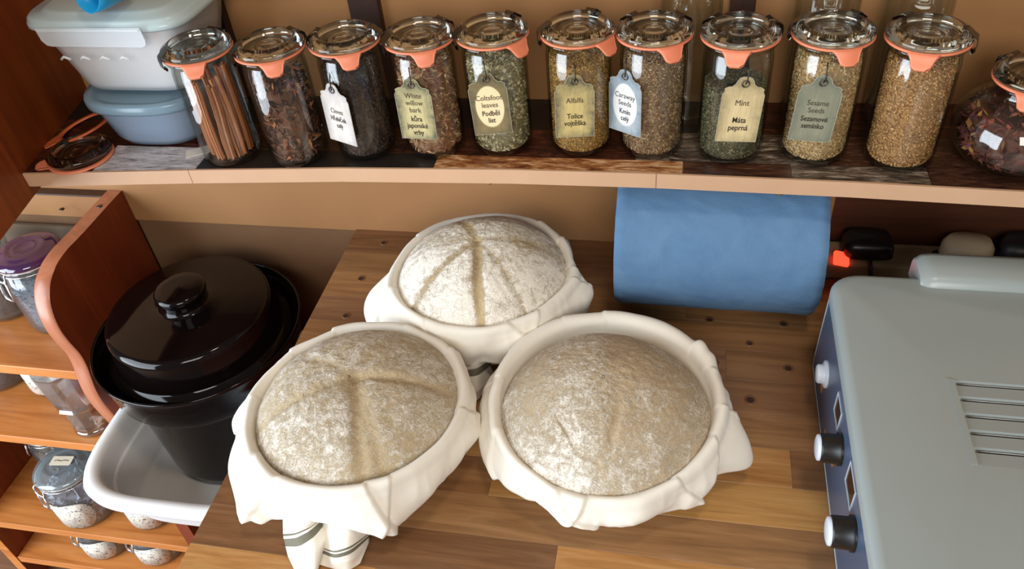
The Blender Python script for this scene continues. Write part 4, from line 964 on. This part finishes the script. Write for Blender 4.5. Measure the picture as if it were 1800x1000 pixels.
def label_mat(name, base, ink):
    t = NT(name); v = t.coord(); n = t.noise(v, 70, 3, .6, 2.5); n2 = t.noise(v, 120, 3, .6, 2)
    c = t.mix(t.ramp(n, [(.54, 0.0), (.60, .7)]), base, 'c4b8a0'); c = t.mix(t.ramp(n2, [(.56, 0.0), (.62, .85)]), c, ink); t.col(c); t.set(Roughness=.6); return t.m
LAB = label_mat('ornate_label', 'e4dfd4', '5a4c48')
def clip_jar(x, y, z, R, H, label, content=None, lidtint=('dfe8ec', '8fa8b4'), labelpatch=True, face=None, hexagon=False, lidlabel=False, group='clip jars in the wooden rack', rlid=None, glassname=None, name='clip_jar'):
    j = empty(name, (x, y, z + .0004), label, 'jar', group)
    n = 48; rn = rlid or R * .84
    G = glassname or glass('rack_glass', 'f2f6fa', 'b0c4d4', .10, .7, .05, .03)
    out = [(.0001, .004), (R * .8, 0), (R * .95, .003), (R, .012), (R, H * .62), (R * .97, H * .70), (rn * .98, H * .80), (rn * .95, H * .83), (rn, H * .85), (rn, H * .875)]
    inn = [(rn - .004, H * .875), (rn - .005, H * .80), (R * .93 - .001, H * .69), (R - .0025, H * .61), (R - .0025, .013), (R * .93, .007), (.0001, .007)]
    MB().lathe(out + inn, n).build('glass_body', G, j, True)
    LG = glass('lid_' + lidtint[0], lidtint[0], lidtint[1], .13, .8, .06, .12)
    MB().lathe([(.0001, H * .978), (rn * .30, H * .978), (rn * .33, H * .986), (rn * .37, H * .978), (rn * .52, H * .980), (rn * .58, H * .995), (rn * .66, H * .975), (rn * .86, H * .965), (rn * .99, H * .945), (rn * 1.04, H * .92), (rn * 1.03, H * .895), (rn * .9, H * .887), (rn * .5, H * .90), (.0001, H * .90)], n).build('glass_lid', LG, j, True)
    MB().lathe([(rn * .8, H * .878), (rn * 1.02, H * .878), (rn * 1.02, H * .886), (rn * .8, H * .886)], n).build('rubber_ring', plain('white_rubber', 'd8d0c4', .5), j, True)
    fa_ = face if face is not None else math.radians(-108)
    wb = MB(); wb.tube([((rn * .985 + .0012) * math.cos(a_), (rn * .985 + .0012) * math.sin(a_), H * .83) for a_ in np.linspace(0, 2 * math.pi, 40, endpoint=False)], .0012, 6, True)
    def pt(side, out_, zz): X, Y = rot2(out_, side, fa_); return (X, Y, zz)
    wb.tube([pt(-.016, rn * .9, H * .93), pt(-.015, rn + .004, H * .90), pt(-.013, rn + .007, H * .80), pt(.013, rn + .007, H * .80), pt(.015, rn + .004, H * .90), pt(.016, rn * .9, H * .93)], .0018, 6)
    wb.tube([pt(-.010, rn + .006, H * .83), pt(-.011, R + .006, H * .62), pt(-.009, R + .0065, H * .56), pt(.009, R + .0065, H * .56), pt(.011, R + .006, H * .62), pt(.010, rn + .006, H * .83)], .0019, 6)
    wb.build('wire_bail', M['wire'], j, True)
    if labelpatch:
        v = []; f = []; K = 17
        for i in range(K):
            a_ = fa_ + .42 + (i / (K - 1) - .5) * 1.7; hh = .46 * H * math.sqrt(max(.04, 1 - (2 * i / (K - 1) - 1) ** 4))
            for zz in (H * .33 - hh * .6, H * .33 + hh * .55): v.append(((R + .0006) * math.cos(a_), (R + .0006) * math.sin(a_), max(.012, zz)))
        f = [(i * 2, (i + 1) * 2, (i + 1) * 2 + 1, i * 2 + 1) for i in range(K - 1)]
        o = MB().add(v, f).build('paper_label', LAB, j, True); so = o.modifiers.new('s', 'SOLIDIFY'); so.thickness = .0003; so.offset = 1
    if lidlabel:
        o = MB().prism(rrect(-.022, .022, -.011, .011, .003, 3), 0, .0005).build('lid_label', plain('cream_card', 'e6dcc4', .6), j); o.location = (0, .004, H * .9965); o.rotation_euler.z = .12
        MB().tube([(-.015, 0, .0006), (-.008, .0012, .0006), (-.002, -.001, .0006), (.005, .0012, .0006), (.015, 0, .0006)], .0007, 5).build('printed_line', M['ink'], o)
    if content:
        rf = lambda q: float(np.interp(q, [0, .008, .014, H * .61, H * .69, H * .80], [R * .8, R * .88, R - .0035, R - .0035, R * .92 - .002, rn - .006]))
        nm, pal_, size, fill, n_, lab_ = content
        scatter(nm, (x, y, z + .0004), rf, .0085, H * fill, n_, size, pal_, lab_, vary=.5, jit=.002)
    return j
clip_jar(-1.005, .832, -.131, .052, .150, 'jar with violet glass lid beside the wavy board', ('dark_leaf_tea', ['8a9094', '6a7074', 'a8aeb4', '5a6064', 'bcc2c8'], (.0030, .0012, .0008), .74, 1500, 'dark grey leaf tea in the violet lidded jar'), lidtint=('9a5cb0', '5a2878'), labelpatch=False, rlid=.049, group='clip jars on the upper rack shelf')
clip_jar(-1.118, .850, -.131, .050, .135, 'dark jar cut by the left frame edge on the top rack shelf', ('brown_dried_leaves', ['4a3a2c', '5e4a38', '332820'], (.004, .002, .0008), .7, 700, 'brown dried leaves in the jar at the left frame edge'), labelpatch=False)
clip_jar(-1.125, .855, -.326, .055, .150, 'jar with ornate label on the second rack shelf', ('pale_grain', ['c8bcac', 'e4d8c4', 'a89c8c'], (.003, .002, .001), .6, 700, 'pale grain in the jar with the ornate label'))
clip_jar(-1.245, .850, -.326, .052, .150, 'dark jar at the left frame edge on the second rack shelf', ('grey_dried_leaves', ['3c3a3e', '55525a', '2c2a2e'], (.004, .002, .0008), .72, 600, 'grey dried leaves in the jar left on the second shelf'), labelpatch=False)
clip_jar(-1.165, .777, -.645, .060, .150, 'large clip jar with a card on its lid on the third rack shelf', ('grey_bark_strips', ['d4d0d8', 'e8e6ea', 'b0acb4', 'f4f2f4', '8e868a'], (.013, .0050, .0010), .62, 520, 'grey brown bark strips in the jar with the lid card'), lidlabel=True, rlid=.056)
clip_jar(-1.262, .862, -.645, .050, .150, 'clip jar half hidden behind the lid card jar', ('amber_resin', ['a88450', '8a6a3c', 'c4a068'], (.004, .003, .002), .6, 500, 'amber coloured pieces in the half hidden jar'), labelpatch=False, face=math.radians(-150))
clip_jar(-1.018, .786, -.645, .052, .140, 'labelled jar peeking out below the white tub', ('pale_flakes', ['d4d0d8', 'f0ecf0', 'b0acb4'], (.004, .003, .0008), .6, 600, 'pale flakes in the jar below the white tub'))
clip_jar(-1.188, .782, -.79, .054, .122, 'jar of dark brown pieces on the lowest visible rack shelf', ('dark_brown_roots', ['4a3220', '5e4430', '33221a', '7a5a40'], (.006, .003, .0015), .74, 700, 'dark brown root pieces on the lowest rack shelf'))
clip_jar(-1.060, .785, -.79, .054, .122, 'jar with white label, rightmost on the lowest visible rack shelf', ('grey_white_strips', ['d0ced8', 'aaa8b2', 'f0f0f8', '7e7c84'], (.010, .0018, .001), .7, 500, 'grey white strips in the rightmost lowest jar'))
# faceted glass vase with a clear stopper
vs = empty('faceted_glass', (-.992, .760, -.3256), 'tall faceted empty drinking glass on the second rack shelf', 'glass')
CR = glass('crystal', 'fcfcfd', 'd8dce4', .38, .95, .05)
vb = MB(); n = 10; rings = []
for r, z in ((.0001, .0), (.030, 0), (.034, .004), (.035, .014), (.036, .06), (.042, .09), (.047, .155), (.0445, .155), (.0395, .09), (.033, .06), (.031, .022), (.0001, .018)): rings.append((r, z))
vb.lathe(rings, n).build('glass_body', CR, vs)
MB().lathe([(.0345, .060), (.0395, .064), (.0420, .070), (.0395, .076), (.0345, .074)], n).build('cut_band', CR, vs)
MB().lathe([(.0001, .0005), (.033, .0005), (.0365, .004), (.036, .010), (.0345, .012)], 28).build('thick_foot', CR, vs, True)
